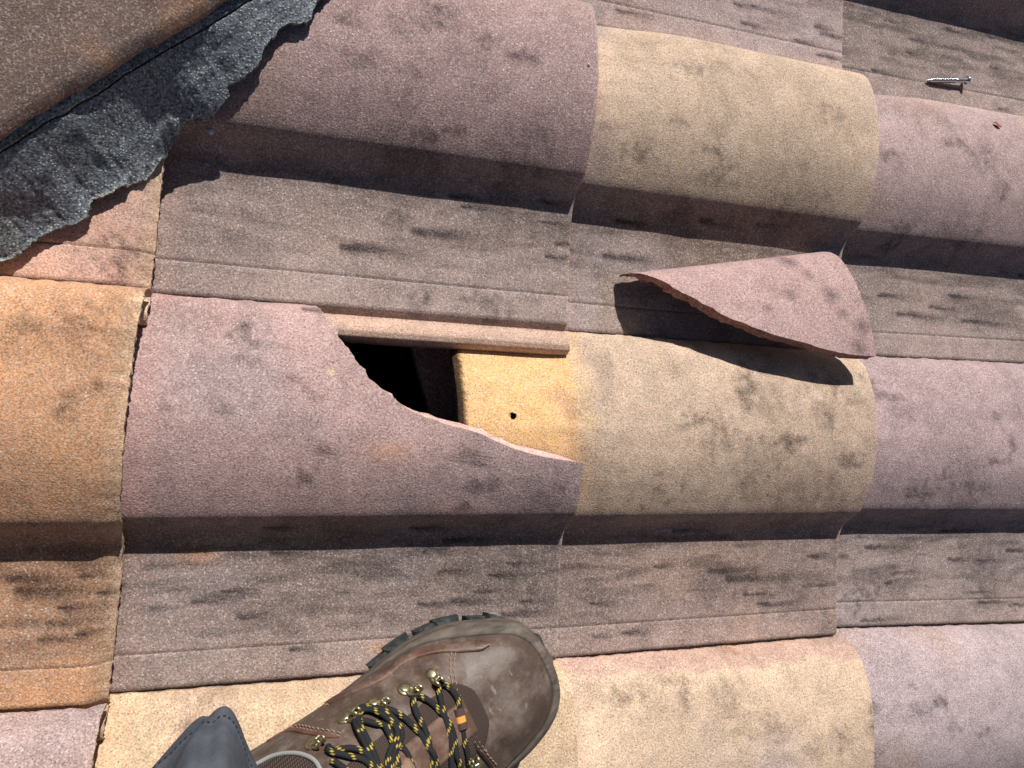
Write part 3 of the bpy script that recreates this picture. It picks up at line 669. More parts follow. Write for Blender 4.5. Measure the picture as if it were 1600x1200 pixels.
k = NT('lace_cord'); at = k.attr(); k.bump(k.noise(1800, 1), .5, .0006); M_LACE = k.fin(at.outputs['Color'], .8, .25)
k = NT('mesh_textile')
def wave(ax, sc):
    x = k.n('ShaderNodeTexWave'); x.wave_type = 'BANDS'; x.bands_direction = ax; x.inputs['Scale'].default_value = sc
    x.inputs['Distortion'].default_value = .6; k.l(k.co, x.inputs['Vector']); return x.outputs['Fac']
wv = k.math('MULTIPLY', wave('X', 260), wave('Y', 260)); k.bump(wv, .8, .0012)
M_MESH = k.fin(k.mix(wv, (.045,.03,.025), (.17,.125,.105)), .85, .2)
k = NT('grey_binding'); k.bump(k.noise(1200, 2), .4, .0005); M_BIND = k.fin((.28,.29,.28), .8, .2)
k = NT('webbing'); at = k.attr(); M_WEB = k.fin(at.outputs['Color'], .85, .2)
k = NT('trouser_cloth'); n1 = k.noise(40, 4, .65); n2 = k.math('ADD', k.math('MULTIPLY', k.noise(1100, 2, .5), .6), k.math('MULTIPLY', k.noise(160, 3, .6), .8))
k.bump(k.math('ADD', n2, k.math('MULTIPLY', n1, .5)), .5, .0016)
M_CLOTH = k.fin(k.mix(k.rmp(n1, .3, .7), (.058,.066,.082), (.098,.110,.134)), .9, .15)
k = NT('skin'); M_SKIN = k.fin((.5,.32,.24), .55, .4)

# ------------------------------------------------------------------ the worker's booted foot. boot frame: x forward from heel, y to the boot's left, z up from the sole
BA = np.array((.8894,.4571)); BN = np.array((-.4571,.8894))
hx = BA*(-.465)+BN*(-.224)
PERSON = empty('person', Matrix.Translation((hx[0]+.06, hx[1], .05)), label='person standing on the roof, only a brown lace-up boot and grey trouser hem showing', category='person')
BOOT_MW = Matrix.Translation((hx[0]-.0070, hx[1]+.0040, .0605)) @ Matrix.Rotation(math.atan2(BA[1], BA[0]), 4, 'Z') @ Matrix.Rotation(math.radians(-11.5), 4, 'X') @ Matrix.Translation((.15,0,0)) @ Matrix.Rotation(math.radians(1.2), 4, 'Y') @ Matrix.Translation((-.15,0,0))
BOOT = empty('boot', BOOT_MW, PERSON)
BM = np.array(BOOT_MW)
def bobj(name, V, F, mat, tint=None, smooth=True, flat_from=None):
    V = np.asarray(V, float).reshape(-1,3)
    if tint is None: tint = np.ones((len(V),4))
    return mesh_obj(name, V@BM[:3,:3].T+BM[:3,3], F, mat, BOOT, tint, smooth, flat_from)
OUT_S = np.array([0,.004,.015,.03,.045,.062,.092,.123,.16,.2,.25,.28,.300,.31])
OUT_L = np.array([-.008,.009,.027,.037,.0445,.051,.054,.0475,.0425,.041,.041,.036,.021,.0])
OUT_R = np.array([-.008,-.021,-.032,-.041,-.047,-.052,-.056,-.053,-.046,-.042,-.040,-.034,-.02,-.0])
def outline(n, inset=0.):
    """closed sole outline (boot frame, anticlockwise from the toe), inset inwards"""
    u = np.linspace(0, 1, 60); s = .31*.5*(1-np.cos(np.pi*u))
    # denser, rounder interpolation of both sides
    def side(tab):
        y = np.interp(s, OUT_S, tab); y[1:-1] = (y[:-2]+2*y[1:-1]+y[2:])/4; return y
    L = np.stack([.31-s, side(OUT_L)], -1); R_ = np.stack([.31-s, side(OUT_R)], -1)[::-1]
    P = np.concatenate([L, R_[1:-1]])
    for _ in range(3): P = (np.roll(P,1,0)+2*P+np.roll(P,-1,0))/4
    d = np.r_[0, np.cumsum(np.hypot(*np.diff(np.vstack([P,P[:1]]), axis=0).T))]
    t = np.linspace(0, d[-1], n, endpoint=False); Q = np.stack([np.interp(t, d, np.r_[P[:,i],P[:1,i]]) for i in (0,1)], -1)
    tg = np.roll(Q,-1,0)-np.roll(Q,1,0); tg /= np.linalg.norm(tg, axis=1)[:,None]
    return Q+np.stack([-tg[:,1], tg[:,0]], -1)*inset, np.stack([tg[:,1], -tg[:,0]], -1)
NSO = 220
def sole_z(x):                                            # toe spring
    s = .31-x; return .012*np.clip((.07-s)/.07, 0, 1)**2
RZ = [(0,-.004),(.006,-.0005),(.010,.0),(.018,.0005),(.026,.0),(.033,-.0025),(.037,-.0065),(.038,-.010)]
RZ = [(z, -i_) for z, i_ in RZ]
g = []
for z, ins in RZ:
    Q, nn_ = outline(NSO, ins); zz = z+sole_z(Q[:,0])
    g.append(np.stack([Q[:,0], Q[:,1], zz+(.004*np.clip((Q[:,0]-.2)/.1,0,1) if z > .02 else 0)], -1))
g = np.array(g); lastc = g[-1].mean(0); 
V = np.concatenate([g.reshape(-1,3)]); F = [tuple(f) for f in grid_faces(len(g), NSO, wrap=True)]
F.append(tuple(range(NSO))[::-1])
tt = np.ones((len(V),4)); tt[:,:3] *= (.8+.5*vnoise(V[:,0]*.4, V[:,1], 130, 3, 3))[:,None]
bobj('rand', V, F, M_RAND, tt)
# outsole plate and its lugs, each lug one block
Q, nn_ = outline(NSO, .002); zz = sole_z(Q[:,0])
V = np.concatenate([np.stack([Q[:,0],Q[:,1],zz+.001],-1), np.stack([Q[:,0],Q[:,1],zz-.004],-1)])
F = [tuple(f) for f in grid_faces(2, NSO, flip=True, wrap=True)]+[tuple(range(NSO)), tuple(range(NSO,2*NSO))[::-1]]
bobj('outsole', V, F, M_LUG, smooth=False)
Q, nn_ = outline(34, 0.)
for i in range(34):
    p = Q[i]; nrm = nn_[i]; tg = np.array((-nrm[1], nrm[0]))
    if i % 2 == 0: w_, dep, zo = .0112, .016, .0036
    else: w_, dep, zo = .0092, .011, .0022
    if p[1] > 0 and p[0] < .185: zo = -.003
    zt_, zb_ = .011, -.009; z0_ = float(sole_z(p[0])); pr = zo; sk = .0016*(-1)**i
    V = []
    for z, wi, po in ((zb_, w_*.86, pr-.001), (zb_+.003, w_, pr), (zt_-.004, w_*.92, pr), (zt_, w_*.6, .0004)):
        for a_, b_ in ((-1,0),(1,0),(1,1),(-1,1)):
            q_ = p+tg*(a_*wi+sk)+nrm*(po if b_ else -dep); V.append((q_[0], q_[1], z+z0_))
    F = [(0,1,2,3)[::-1], (12,13,14,15)]+[(j*4+a_, j*4+(a_+1)%4, (j+1)*4+(a_+1)%4, (j+1)*4+a_) for j in range(3) for a_ in range(4)]
    bobj('lug', V, F, M_LUG, smooth=False)

# upper: rings fan from the toe over the instep and round the heel up the shaft.  (top s,z)(bottom s,z) halfL halfR exponent
RINGS = [((.0075,.040),(.006,.030),.004,.006,2.2),((.010,.050),(.007,.026),.014,.020,2.3),((.015,.0595),(.009,.024),.024,.029,2.4),((.024,.068),(.016,.024),.0315,.037,2.5),
 ((.036,.0735),(.028,.024),.038,.043,2.5),((.050,.077),(.042,.024),.0435,.0475,2.5),((.065,.0795),(.058,.024),.048,.0505,2.4),((.080,.084),(.075,.024),.051,.052,2.3),
 ((.096,.091),(.094,.024),.0525,.052,2.2),((.113,.100),(.115,.024),.0530,.050,2.15),((.130,.112),(.140,.024),.0525,.047,2.1),((.146,.125),(.175,.024),.0515,.045,2.1),
 ((.158,.138),(.225,.024),.0505,.0435,2.1),((.167,.150),(.285,.028),.048,.042,2.1),((.172,.161),(.305,.055),.045,.040,2.1),((.176,.171),(.305,.092),.043,.039,2.1),
 ((.180,.180),(.298,.125),.042,.039,2.1),((.184,.187),(.291,.150),.042,.040,2.1),((.190,.192),(.288,.168),.042,.040,2.1)]
def ring_interp(n):
    A = np.array([[a[0],a[1],b[0],b[1],l,r_,e] for a,b,l,r_,e in RINGS]); d = np.r_[0, np.cumsum(np.linalg.norm(np.diff(A[:,:4], axis=0), axis=1)+.004)]
    t = np.linspace(0, d[-1], n); out = np.stack([np.interp(t, d, A[:,i]) for i in range(7)], -1)
    kk = np.array([1,3,5,6,5,3,1], float); kk /= kk.sum()
    for _ in range(2):
        P = np.pad(out, ((3,3),(0,0)), mode='reflect', reflect_type='odd'); out = np.stack([np.convolve(P[:,i], kk, 'valid') for i in range(7)], -1)
    return out
NRG, NPH = 120, 96
RG = ring_interp(NRG); ph = np.linspace(0, 2*np.pi, NPH, endpoint=False)
cs, sn = np.cos(ph), np.sin(ph)
U = np.zeros((NRG, NPH, 3))
for i, (ts, tz, bs, bz, hl, hr, e) in enumerate(RG):
    cc = np.sign(cs)*np.abs(cs)**(2/e); ss = np.sign(sn)*np.abs(sn)**(2/e)
    tpar = (1+cc)/2
    lowbulge = 1+.10*np.cos(np.pi*tpar)                  # fuller low down than on top
    y = np.where(ss > 0, ss*hl, ss*hr)*lowbulge
    U[i,:,0] = .31-(bs+(ts-bs)*tpar); U[i,:,1] = y-.002*(1-i/NRG); U[i,:,2] = bz+(tz-bz)*tpar+sole_z(.31-ts)*.9
# creases across the flex line and general sag
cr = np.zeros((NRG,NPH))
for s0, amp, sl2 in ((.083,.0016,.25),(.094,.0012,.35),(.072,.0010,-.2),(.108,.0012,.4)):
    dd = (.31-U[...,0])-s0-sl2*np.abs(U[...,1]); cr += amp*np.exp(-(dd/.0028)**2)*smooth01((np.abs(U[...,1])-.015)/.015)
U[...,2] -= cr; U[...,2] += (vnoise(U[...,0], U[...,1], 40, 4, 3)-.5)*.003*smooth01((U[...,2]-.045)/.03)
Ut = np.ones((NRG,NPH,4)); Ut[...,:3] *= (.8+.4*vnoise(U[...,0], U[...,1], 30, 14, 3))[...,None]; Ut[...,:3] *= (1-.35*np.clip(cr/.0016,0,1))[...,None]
UF = grid_faces(NRG, NPH, wrap=True)
V = np.vstack([U.reshape(-1,3), U[0].mean(0)[None]]); F = [tuple(f) for f in UF]+[(j, (j+1)%NPH, NRG*NPH)[::-1] for j in range(NPH)]
Ut = np.vstack([Ut.reshape(-1,4), np.ones((1,4))])
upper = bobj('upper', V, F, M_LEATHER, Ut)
UP_BVH = BVHTree.FromPolygons([tuple(v) for v in V], F)
#@BOOTSURF

# ---- helpers that follow the leather
def surf_side(p, n):                                      # from outside, level with the sole
    h = UP_BVH.ray_cast(Vector(p)+Vector(n)*.05, -Vector(n)); return h[0], h[1]
def near(p):
    h = UP_BVH.find_nearest(Vector(p)); return h[0], h[1]
def resample(P, step):
    P = np.asarray(P, float)
    # Catmull-Rom through the points
    Q = []; Pp = np.vstack([2*P[0]-P[1], P, 2*P[-1]-P[-2]])
    for i in range(1, len(Pp)-2):
        for t in np.linspace(0, 1, 14, endpoint=False):
            a,b,c,d = Pp[i-1],Pp[i],Pp[i+1],Pp[i+2]
            Q.append(.5*((2*b)+(c-a)*t+(2*a-5*b+4*c-d)*t*t+(3*b-a-3*c+d)*t**3))
    Q.append(P[-1]); Q = np.array(Q); d = np.r_[0, np.cumsum(np.linalg.norm(np.diff(Q, axis=0), axis=1))]
    n = max(3, int(d[-1]/step)); t = np.linspace(0, d[-1], n)
    return np.stack([np.interp(t, d, Q[:,i]) for i in range(3)], -1)
def tube(P, r, nseg=10, flat=1., normals=None):
    P = np.asarray(P, float); n = len(P); T_ = np.gradient(P, axis=0); T_ /= np.linalg.norm(T_, axis=1)[:,None]+1e-12
    up = np.tile((0.,0.,1.), (n,1)) if normals is None else normals
    S = np.cross(T_, up); S /= np.linalg.norm(S, axis=1)[:,None]+1e-9; N_ = np.cross(S, T_)
    a = np.linspace(0, 2*np.pi, nseg, endpoint=False); r = np.broadcast_to(r, (n,))
    return P[:,None]+r[:,None,None]*(np.cos(a)[None,:,None]*S[:,None]+flat*np.sin(a)[None,:,None]*N_[:,None])
def capped(V, nr, ns):
    F = [tuple(f) for f in grid_faces(nr, ns, wrap=True)]+[tuple(range(ns))[::-1], tuple(range((nr-1)*ns, nr*ns))]
    return F
def on_leather(P, lift):
    out = []; N_ = []
    for p in P:
        q, n = near(p); out.append(np.array(q)+np.array(n)*lift); N_.append(np.array(n))
    return np.array(out), np.array(N_)

# ---- rubber toe bumper running round the forefoot
Q, nn_ = outline(260, 0.)
sel = [i for i in range(260) if Q[i,0] > .075]
left = [i for i in sel if Q[i,1] > np.interp(.31-Q[i,0], OUT_S, (OUT_L+OUT_R)/2)]
order = sorted(sel, key=lambda i: (math.atan2(Q[i,1]+.004, Q[i,0]-.20)))
rows = []
for i in order:
    ang = math.atan2(Q[i,1]+.004, Q[i,0]-.20); xx = Q[i,0]
    if Q[i,1] > 0: zl = np.interp(xx, [.075,.12,.17,.20,.235,.252,.267,.279,.290,.31], [.034,.038,.044,.050,.0585,.0625,.0655,.067,.0665,.066])
    else: zl = np.interp(xx, [.075,.15,.20,.235,.26,.285,.31], [.032,.040,.048,.054,.060,.0645,.066])
    zl -= .004
    z0_ = .018+float(sole_z(xx)); row = []; m_ = 14
    nrm = Vector((nn_[i][0], nn_[i][1], 0))
    for j in range(m_):
        f = j/(m_-1); z = z0_+(zl-z0_)*f
        p, n = surf_side((Q[i,0], Q[i,1], max(z, .0275+float(sole_z(xx)))), nrm)
        if p is None: p, n = near((Q[i,0], Q[i,1], z))
        p = np.array(p); n = np.array(n)
        if z < .0275+sole_z(xx): p[2] = z; n = np.array(nrm)
        th_ = .0042*min(1, (1-f)*5+.35)+.0006*math.sin(f*9)
        row.append(p+n*th_)
    p2, n2 = near(row[-1]); row.append(np.array(p2)-np.array(n2)*.001)
    rows.append(row)
rows = np.array(rows)
kk = np.array([1,2,3,2,1.])/9
for j in range(rows.shape[1]):
    for a_ in range(3): rows[:,j,a_] = np.convolve(np.pad(rows[:,j,a_], 2, mode='edge'), kk, 'valid')
nr_, nc_ = rows.shape[:2]; V = rows.reshape(-1,3)
tt = np.ones((len(V),4)); lw = vnoise(np.repeat(np.arange(nr_)*.004, nc_), np.tile(np.arange(nc_)*.0014*4, nr_), 120, 5, 3)
tt[:,:3] = (.75+.75*lw)[:,None]*np.array((1,.98,.97)); tt[(np.arange(len(V)) % nc_) == nc_-1,:3] = .12
bobj('toe_bumper', V, grid_faces(nr_, nc_), M_RAND, tt)

# ---- raised leather strip above the bumper, quarter and eyestay panels, seams
def patch_strip(name, P, w, lift, mat, tint=(1,1,1), step=.0025):
    P = resample(P, step); P, N_ = on_leather(P, 0)
    n = len(P); T_ = np.gradient(P, axis=0); T_ /= np.linalg.norm(T_, axis=1)[:,None]; S = np.cross(T_, N_)
    W = w*np.clip(np.minimum(np.arange(n)/3., (n-1-np.arange(n))/3.)+.25, 0, 1)
    g = []
    for f, h in ((-1,-.0008),(-.96,.7),(-.8,1),(-.4,1.05),(0,1.1),(.4,1.05),(.8,1),(.96,.7),(1,-.0008)):
        q, nn2 = on_leather(P+S*(W*f)[:,None], 0); g.append(q+nn2*(lift*h if h > 0 else h))
    g = np.array(g).transpose(1,0,2); tt = np.ones((n*9,4)); tt[:,:3] = np.array(tint)*(.8+.4*vnoise(g[...,0].ravel(), g[...,2].ravel(), 90, 3, 2))[:,None]
    bobj(name, g.reshape(-1,3), grid_faces(n, 9), mat, tt)
def stitches(P, dash=.0026, gap=.0016, r=.00045, side=0.):
    P = resample(P, .0004); P, N_ = on_leather(P, .0004)
    if side:
        T_ = np.gradient(P, axis=0); T_ /= np.linalg.norm(T_, axis=1)[:,None]; P, N_ = on_leather(P+np.cross(T_, N_)*side, .0004)
    d = np.r_[0, np.cumsum(np.linalg.norm(np.diff(P, axis=0), axis=1))]; V = []; F = []; off = 0; s0 = 0
    while s0+dash < d[-1]:
        ii = [np.interp(s0+dash*t, d, np.arange(len(P))) for t in (0,.25,.5,.75,1)]
        q = np.array([[np.interp(i, np.arange(len(P)), P[:,a_]) for a_ in range(3)] for i in ii])
        nm = N_[int(ii[2])]; q = q+nm*np.array([-.0004,.0003,.0005,.0003,-.0004])[:,None]
        g = tube(q, r, 5); V.append(g.reshape(-1,3)); F += [tuple(int(a_) for a_ in f) for f in grid_faces(5, 5, off, wrap=True)]; off += 25
        s0 += dash+gap
    bobj('stitching', np.concatenate(V), F, M_THREAD)
strip_pts = [(.1524,.0514,.0625),(.1707,.0508,.0680),(.1892,.0493,.0690),(.2001,.0501,.0649),(.2113,.0509,.0610),(.2208,.0495,.0610),(.2341,.0457,.063),(.2468,.0401,.0655),(.2592,.0344,.0680),(.2670,.0310,.0690)]
strip_pts = [(x, y, z+.0025) for x, y, z in strip_pts]
patch_strip('side_strip', strip_pts, .0042, .0020, M_LEATHER, (1.12,.92,.86))
stitches(strip_pts, side=.0024); 
R_strip = [(.236,-.047,.060),(.215,-.052,.056),(.19,-.050,.056),(.165,-.047,.060),(.14,-.044,.064)]
patch_strip('side_strip', R_strip, .0042, .0020, M_LEATHER, (1.12,.92,.86)); stitches(R_strip, side=.002)
vamp = [(.2414,.0379,.0685),(.2377,.0343,.0729),(.234,.0298,.077),(.232,.0242,.0801),(.2298,.0188,.0823),(.2303,.0130,.0835),(.2322,.0064,.0831),(.2328,.0000,.0833),(.2315,-.0053,.0841),(.229,-.0101,.0851),(.2275,-.0149,.0855),(.2285,-.0218,.0839),(.2297,-.0306,.0798),(.2328,-.0418,.0714)]
stitches(vamp, side=.0012); stitches(vamp, side=-.0014)
patch_strip('vamp_edge', [(x-.004, y, z) for x, y, z in vamp[4:10]], .0022, .0012, M_LEATHER, (1.1,.9,.85))
patch_strip('vamp_seam', [(.2255,-.0160,.0855),(.2262,-.0230,.0835),(.2285,-.0330,.0775),(.231,-.0420,.0700)], .0012, .0014, M_LEATHER, (.35,.3,.3))
back_seam = [(.115,.0500,.0640),(.1292,.0507,.0711),(.141,.0469,.0909),(.1512,.041,.1023),(.157,.0368,.1065)]
stitches(back_seam, side=.0012); stitches(back_seam, side=-.0012)
patch_strip('quarter_seam', [(x-.0035,y,z) for x,y,z in back_seam], .0016, .0012, M_LEATHER, (1.3,.9,.8))
# tongue and its mesh gusset lie in the throat between the two rows of hooks
def panel(name, x0, x1, yl, yr, lift, mat, tint=(1,1,1), nx=40, ny=22):
    g = []
    for i in range(nx):
        f = i/(nx-1); x = x0+(x1-x0)*f; a_ = yl(f); b_ = yr(f)
        for j in range(ny):
            t = j/(ny-1); y = a_+(b_-a_)*t
            h = UP_BVH.ray_cast(Vector((x-.02, y, .30)), Vector((.18, 0, -1)).normalized())
            p = np.array(h[0]) if h[0] else np.array(near((x, y, .12))[0]); n = np.array(h[1]) if h[0] else np.array((0,0,1.))
            e = min(1, min(j, ny-1-j)/1.5, min(i, nx-1-i)/1.5); g.append(p+n*(lift*e-.0006*(e == 0)+lift*.5*math.sin(math.pi*t)*e))
    tt = np.ones((nx*ny,4)); tt[:,:3] = tint
    bobj(name, g, grid_faces(nx, ny, flip=True), mat, tt)
panel('mesh_gusset', .2235, .128, lambda f: .0245*min(1,(f*7+.12))**.5+.003*f, lambda f: -.0245*min(1,(f*7+.12))**.5-.003*f, .0009, M_MESH)
panel('tongue', .214, .130, lambda f: .0125+.002*f, lambda f: -.0125-.002*f, .0022, M_LEATHER, (1.35,1.15,1.05))
panel('tongue_patch', .172, .148, lambda f: .0095, lambda f: -.0095, .0032, M_LEATHER, (1.9,1.55,1.3), 14, 12)

# ---- brass hooks: left row read from the foot outwards, right row its mirror
LH = [((.2209,.0344,.0784),(.224,.0243,.083)),((.201,.0369,.0843),(.2068,.0281,.088)),((.1796,.0408,.0900),(.1859,.0327,.095)),((.1609,.0431,.0943),(.1703,.0363,.1004)),((.1392,.042,.1044),(.1442,.0365,.1118))]
def hook(rv, en):
    p, n = near(rv); p = np.array(p); n = np.array(n); d = np.array(en)-p; d -= n*d.dot(n); d /= np.linalg.norm(d); s = np.cross(n, d)
    V = []; F = []; off = 0
    prof_ = [(.0048,0.),(.0050,.0006),(.0047,.0011),(.0037,.0012),(.0035,.0017),(.0033,.0021),(.0022,.0025),(.0010,.0027),(.0,.0027)]
    a_ = np.linspace(0, 2*np.pi, 20, endpoint=False)
    g = np.array([p+n*h+(np.cos(a_)[:,None]*d+np.sin(a_)[:,None]*s)*r for r, h in prof_]); V.append(g.reshape(-1,3)); F += [tuple(map(int,f)) for f in grid_faces(9, 20, off, flip=False, wrap=True)]; off += 180
    # tapering plate that carries the two prongs
    for sg in (-1, 1):
        q = np.array([p+d*.002+s*sg*.0022+n*.0009, p+d*.0055+s*sg*.0026+n*.0014, p+d*.0085+s*sg*.0022+n*.0030, p+d*.0105+s*sg*.0020+n*.0050, p+d*.0098+s*sg*.0020+n*.0068, p+d*.0070+s*sg*.0021+n*.0070])
        q = resample(q, .0008); g = tube(q, np.linspace(.0013,.0010,len(q)), 8, normals=np.tile(s, (len(q),1))); V.append(g.reshape(-1,3))
        F += [tuple(int(x)+off for x in f) for f in capped(None, len(q), 8)]; off += len(q)*8
    q = np.array([p+d*.0070+s*t*.0021+n*.0070 for t in np.linspace(-1,1,5)]); g = tube(q, .0010, 8, normals=np.tile(n,(5,1))); V.append(g.reshape(-1,3)); F += [tuple(int(x)+off for x in f) for f in capped(None, 5, 8)]; off += 40
    g = []
    for t in np.linspace(0, 1, 5):
        for u in np.linspace(-1, 1, 5): g.append(p+d*(.001+.0060*t)+s*u*(.0040-.0012*t)+n*(.0007+.0009*t))
    V.append(np.array(g)); F += [tuple(int(x)+off for x in f) for f in grid_faces(5, 5)]
    bobj('lace_hook', np.concatenate(V), F, M_BRASS)
for rv, en in LH: hook(rv, en)
for rv, en in LH: hook((rv[0]-.003, -rv[1]+.005, rv[2]+.002), (en[0]-.003, -en[1]+.006, en[2]+.002))

# ---- laces: round black cord flecked with yellow
def cord(name, P, r=.0020, lift=.0026, raw=False, ends=True):
    P = resample(P, .0009)
    if not raw:
        out = []
        for p in P:
            q, n = near(p); v = Vector(p)-q; h = v.dot(n); out.append(np.array(p)+np.array(n)*max(0, lift-h)*1.0 if h < lift else np.array(p))
        P = np.array(out)
        for _ in range(3): P[1:-1] = (P[:-2]+2*P[1:-1]+P[2:])/4
    N_ = np.array([np.array(near(p)[1]) for p in P])
    d = np.r_[0, np.cumsum(np.linalg.norm(np.diff(P, axis=0), axis=1))]
    NS = 16; g = tube(P, r*(1+.05*np.sin(d*2600)), NS, .8, N_)
    tt = np.zeros((len(P), NS, 4)); tt[...,3] = 1; tt[...,:3] = (.016,.017,.019)
    ph_ = rng.rand()*.012
    for j in range(NS):
        loc_ = (d+ph_+j*.0006) % .0125
        on = (loc_ < .0022) & (j % 8 in (1, 3, 5))
        tt[on,j,:3] = (.62,.46,.08)
        tt[~on,j,:3] *= .7+.6*((np.arange(len(P))[~on]//1+j) % 2)[:,None]
    bobj(name, g.reshape(-1,3), capped(None, len(P), NS), M_LACE, tt.reshape(-1,4))
L_ = {
 'a': [(.2225,.0285,.0845),(.2209,.027,.0850),(.2175,.0183,.0900),(.2143,.0056,.0935),(.212,-.0023,.0945),(.2036,-.018,.0935),(.2015,-.0235,.0915)],
 'b': [(.2235,.0280,.0850),(.2268,.0244,.0850),(.2284,.0128,.0865),(.2257,.0062,.0875),(.2232,-.001,.0886),(.2201,-.0086,.0890),(.2181,-.0171,.0889),(.2160,-.0235,.0875)],
 'c': [(.2060,.0295,.0890),(.2087,.0278,.0895),(.2128,.0201,.0915),(.2151,.0115,.0925),(.2165,.0026,.0925),(.2145,-.0057,.0928),(.2114,-.0133,.0936),(.2100,-.0214,.0900)],
 'd': [(.2055,.0300,.0895),(.2023,.0301,.0908),(.2001,.0234,.0963),(.2006,.0154,.0990),(.2001,.0085,.1004),(.1979,.0009,.1022),(.1938,-.0095,.1035),(.1850,-.0260,.0990)],
 'e': [(.1850,.0340,.0955),(.1873,.0325,.0965),(.1918,.027,.0990),(.1944,.0197,.1010),(.197,.0121,.1020),(.198,.003,.1040),(.199,-.0036,.1045),(.196,-.0180,.0990),(.1990,-.0250,.0935)],
 'f': [(.1829,.0300,.1010),(.1810,.0215,.1071),(.1829,.0153,.1091),(.1844,.0084,.1098),(.1837,-.0007,.1110),(.1790,-.0200,.1060),(.1740,-.0290,.1020)],
 'g': [(.1690,.0375,.1010),(.1718,.0357,.1025),(.1761,.0317,.1040),(.1798,.0290,.1040),(.1790,.0180,.1090),(.1740,.0020,.1150)],
 'h': [(.1460,.0365,.1130),(.1476,.0348,.1171),(.1521,.0335,.1173),(.1576,.0307,.1168),(.1629,.0257,.1182),(.166,.0175,.1213),(.1665,.0080,.1232)],
 'i': [(.1455,.0355,.1150),(.1473,.0341,.1184),(.1508,.0318,.1200),(.1553,.0281,.1215),(.1604,.0237,.1218),(.1632,.019,.1230),(.1645,.0080,.1240)],
 'j': [(.1450,.0300,.1220),(.1500,.0180,.1270),(.1580,.0100,.1260),(.1680,.0060,.1210)],
}
for k_, P in L_.items(): cord('lace', P)
cord('lace', [(.1679,.0060,.1229),(.1679,.0127,.1229),(.168,.0186,.1212),(.1681,.0268,.1168),(.1676,.0357,.1093),(.1676,.0404,.1022),(.1715,.0424,.0976),(.1763,.0408,.0976),(.181,.036,.1007),(.1838,.031,.1038),(.1855,.0257,.1067),(.1846,.0209,.1099),(.1784,.0178,.1141),(.1739,.0141,.1176),(.1691,.0063,.1223)], raw=True)
cord('lace', [(.166,.0062,.1249),(.166,.0142,.1239),(.166,.0208,.1205),(.1661,.0281,.116),(.1655,.0359,.1091),(.1663,.0414,.1002),(.1724,.0439,.0946),(.1784,.0404,.0962),(.1833,.0364,.0988),(.1861,.0307,.1017),(.1878,.0238,.1056),(.1864,.0188,.1087),(.1807,.0157,.1134),(.1758,.0123,.116),(.1713,.0055,.121)], raw=True)
# the bow's knot and its other loop, on the far side of the tongue
cord('lace', [(.1640,.0060,.1255),(.1665,.0080,.1290),(.1700,.0050,.1285),(.1710,.0000,.1250),(.1680,-.0030,.1225)], r=.0026, raw=True)
cord('lace', [(.1690,.0040,.1250),(.1720,-.0080,.1230),(.1780,-.0260,.1160),(.1850,-.0390,.1060),(.1800,-.0460,.1000),(.1730,-.0380,.1080),(.1690,-.0200,.1190),(.1670,.0000,.1250)], raw=True)
# brown webbing keeper with an orange fleck, threaded by the lowest lace
P = resample([(.2262,.0090,.0885),(.2245,.0030,.0892),(.2228,-.0035,.0900)], .0006); N_ = np.array([np.array(near(p)[1]) for p in P])
g = tube(P, .0036, 14, .85, N_); n_ = len(P); tt = np.ones((n_,14,4)); tt[...,:3] = (.085,.05,.042)
f_ = np.linspace(0,1,n_); m_ = (f_ > .38) & (f_ < .66); tt[m_,:,:3] = (.085,.05,.042)
for j in range(14):
    if 0 <= j <= 5: tt[m_,j,:3] = (.75,.33,.07)
    if j % 2 and not (0 <= j <= 5): tt[:,j,:3] *= .6
bobj('lace_keeper', g.reshape(-1,3), grid_faces(n_, 14, wrap=True), M_WEB, tt.reshape(-1,4))

# ---- padded collar, lining and the grey bound edge seen beside the trouser hem
top_ring = U[-1]; c_ = top_ring.mean(0)
g = tube(np.vstack([top_ring, top_ring[:2]]), .0075, 12, 1., None); bobj('collar', g.reshape(-1,3), grid_faces(len(g), 12, wrap=True), M_MESH)
inner = np.array([c_+(top_ring-c_)*(.86-.04*i)+np.array((0,0,-.012*i+.003)) for i in range(6)])
bobj('lining', inner.reshape(-1,3), [tuple(f) for f in grid_faces(6, NPH, flip=True, wrap=True)]+[tuple(range(5*NPH, 6*NPH))], M_MESH)
pad = [(.0960,.0470,.0900),(.1038,.0467,.0946),(.1153,.0461,.0968),(.1267,.0431,.1049),(.1340,.0385,.1130),(.1375,.0345,.1200),(.1380,.0290,.1260)]
P = resample(pad, .002); P, N_ = on_leather(P, .0012)
g = tube(P, .0014, 8, 1., N_); bobj('collar_binding', g.reshape(-1,3), capped(None, len(P), 8), M_BIND)
# ankle padding panel above that edge
g = []
for p, n in zip(P, N_):
    for t in np.linspace(0, 1, 12):
        q = p+t*((c_+np.array((.0,.004,-.01)))-p)*.75; q2, n2 = near(q); g.append(np.array(q2)+np.array(n2)*(.0035*math.sin(min(1, t*2.2)*math.pi/2)+.0004))
bobj('ankle_panel', g, grid_faces(len(P), 12), M_MESH)

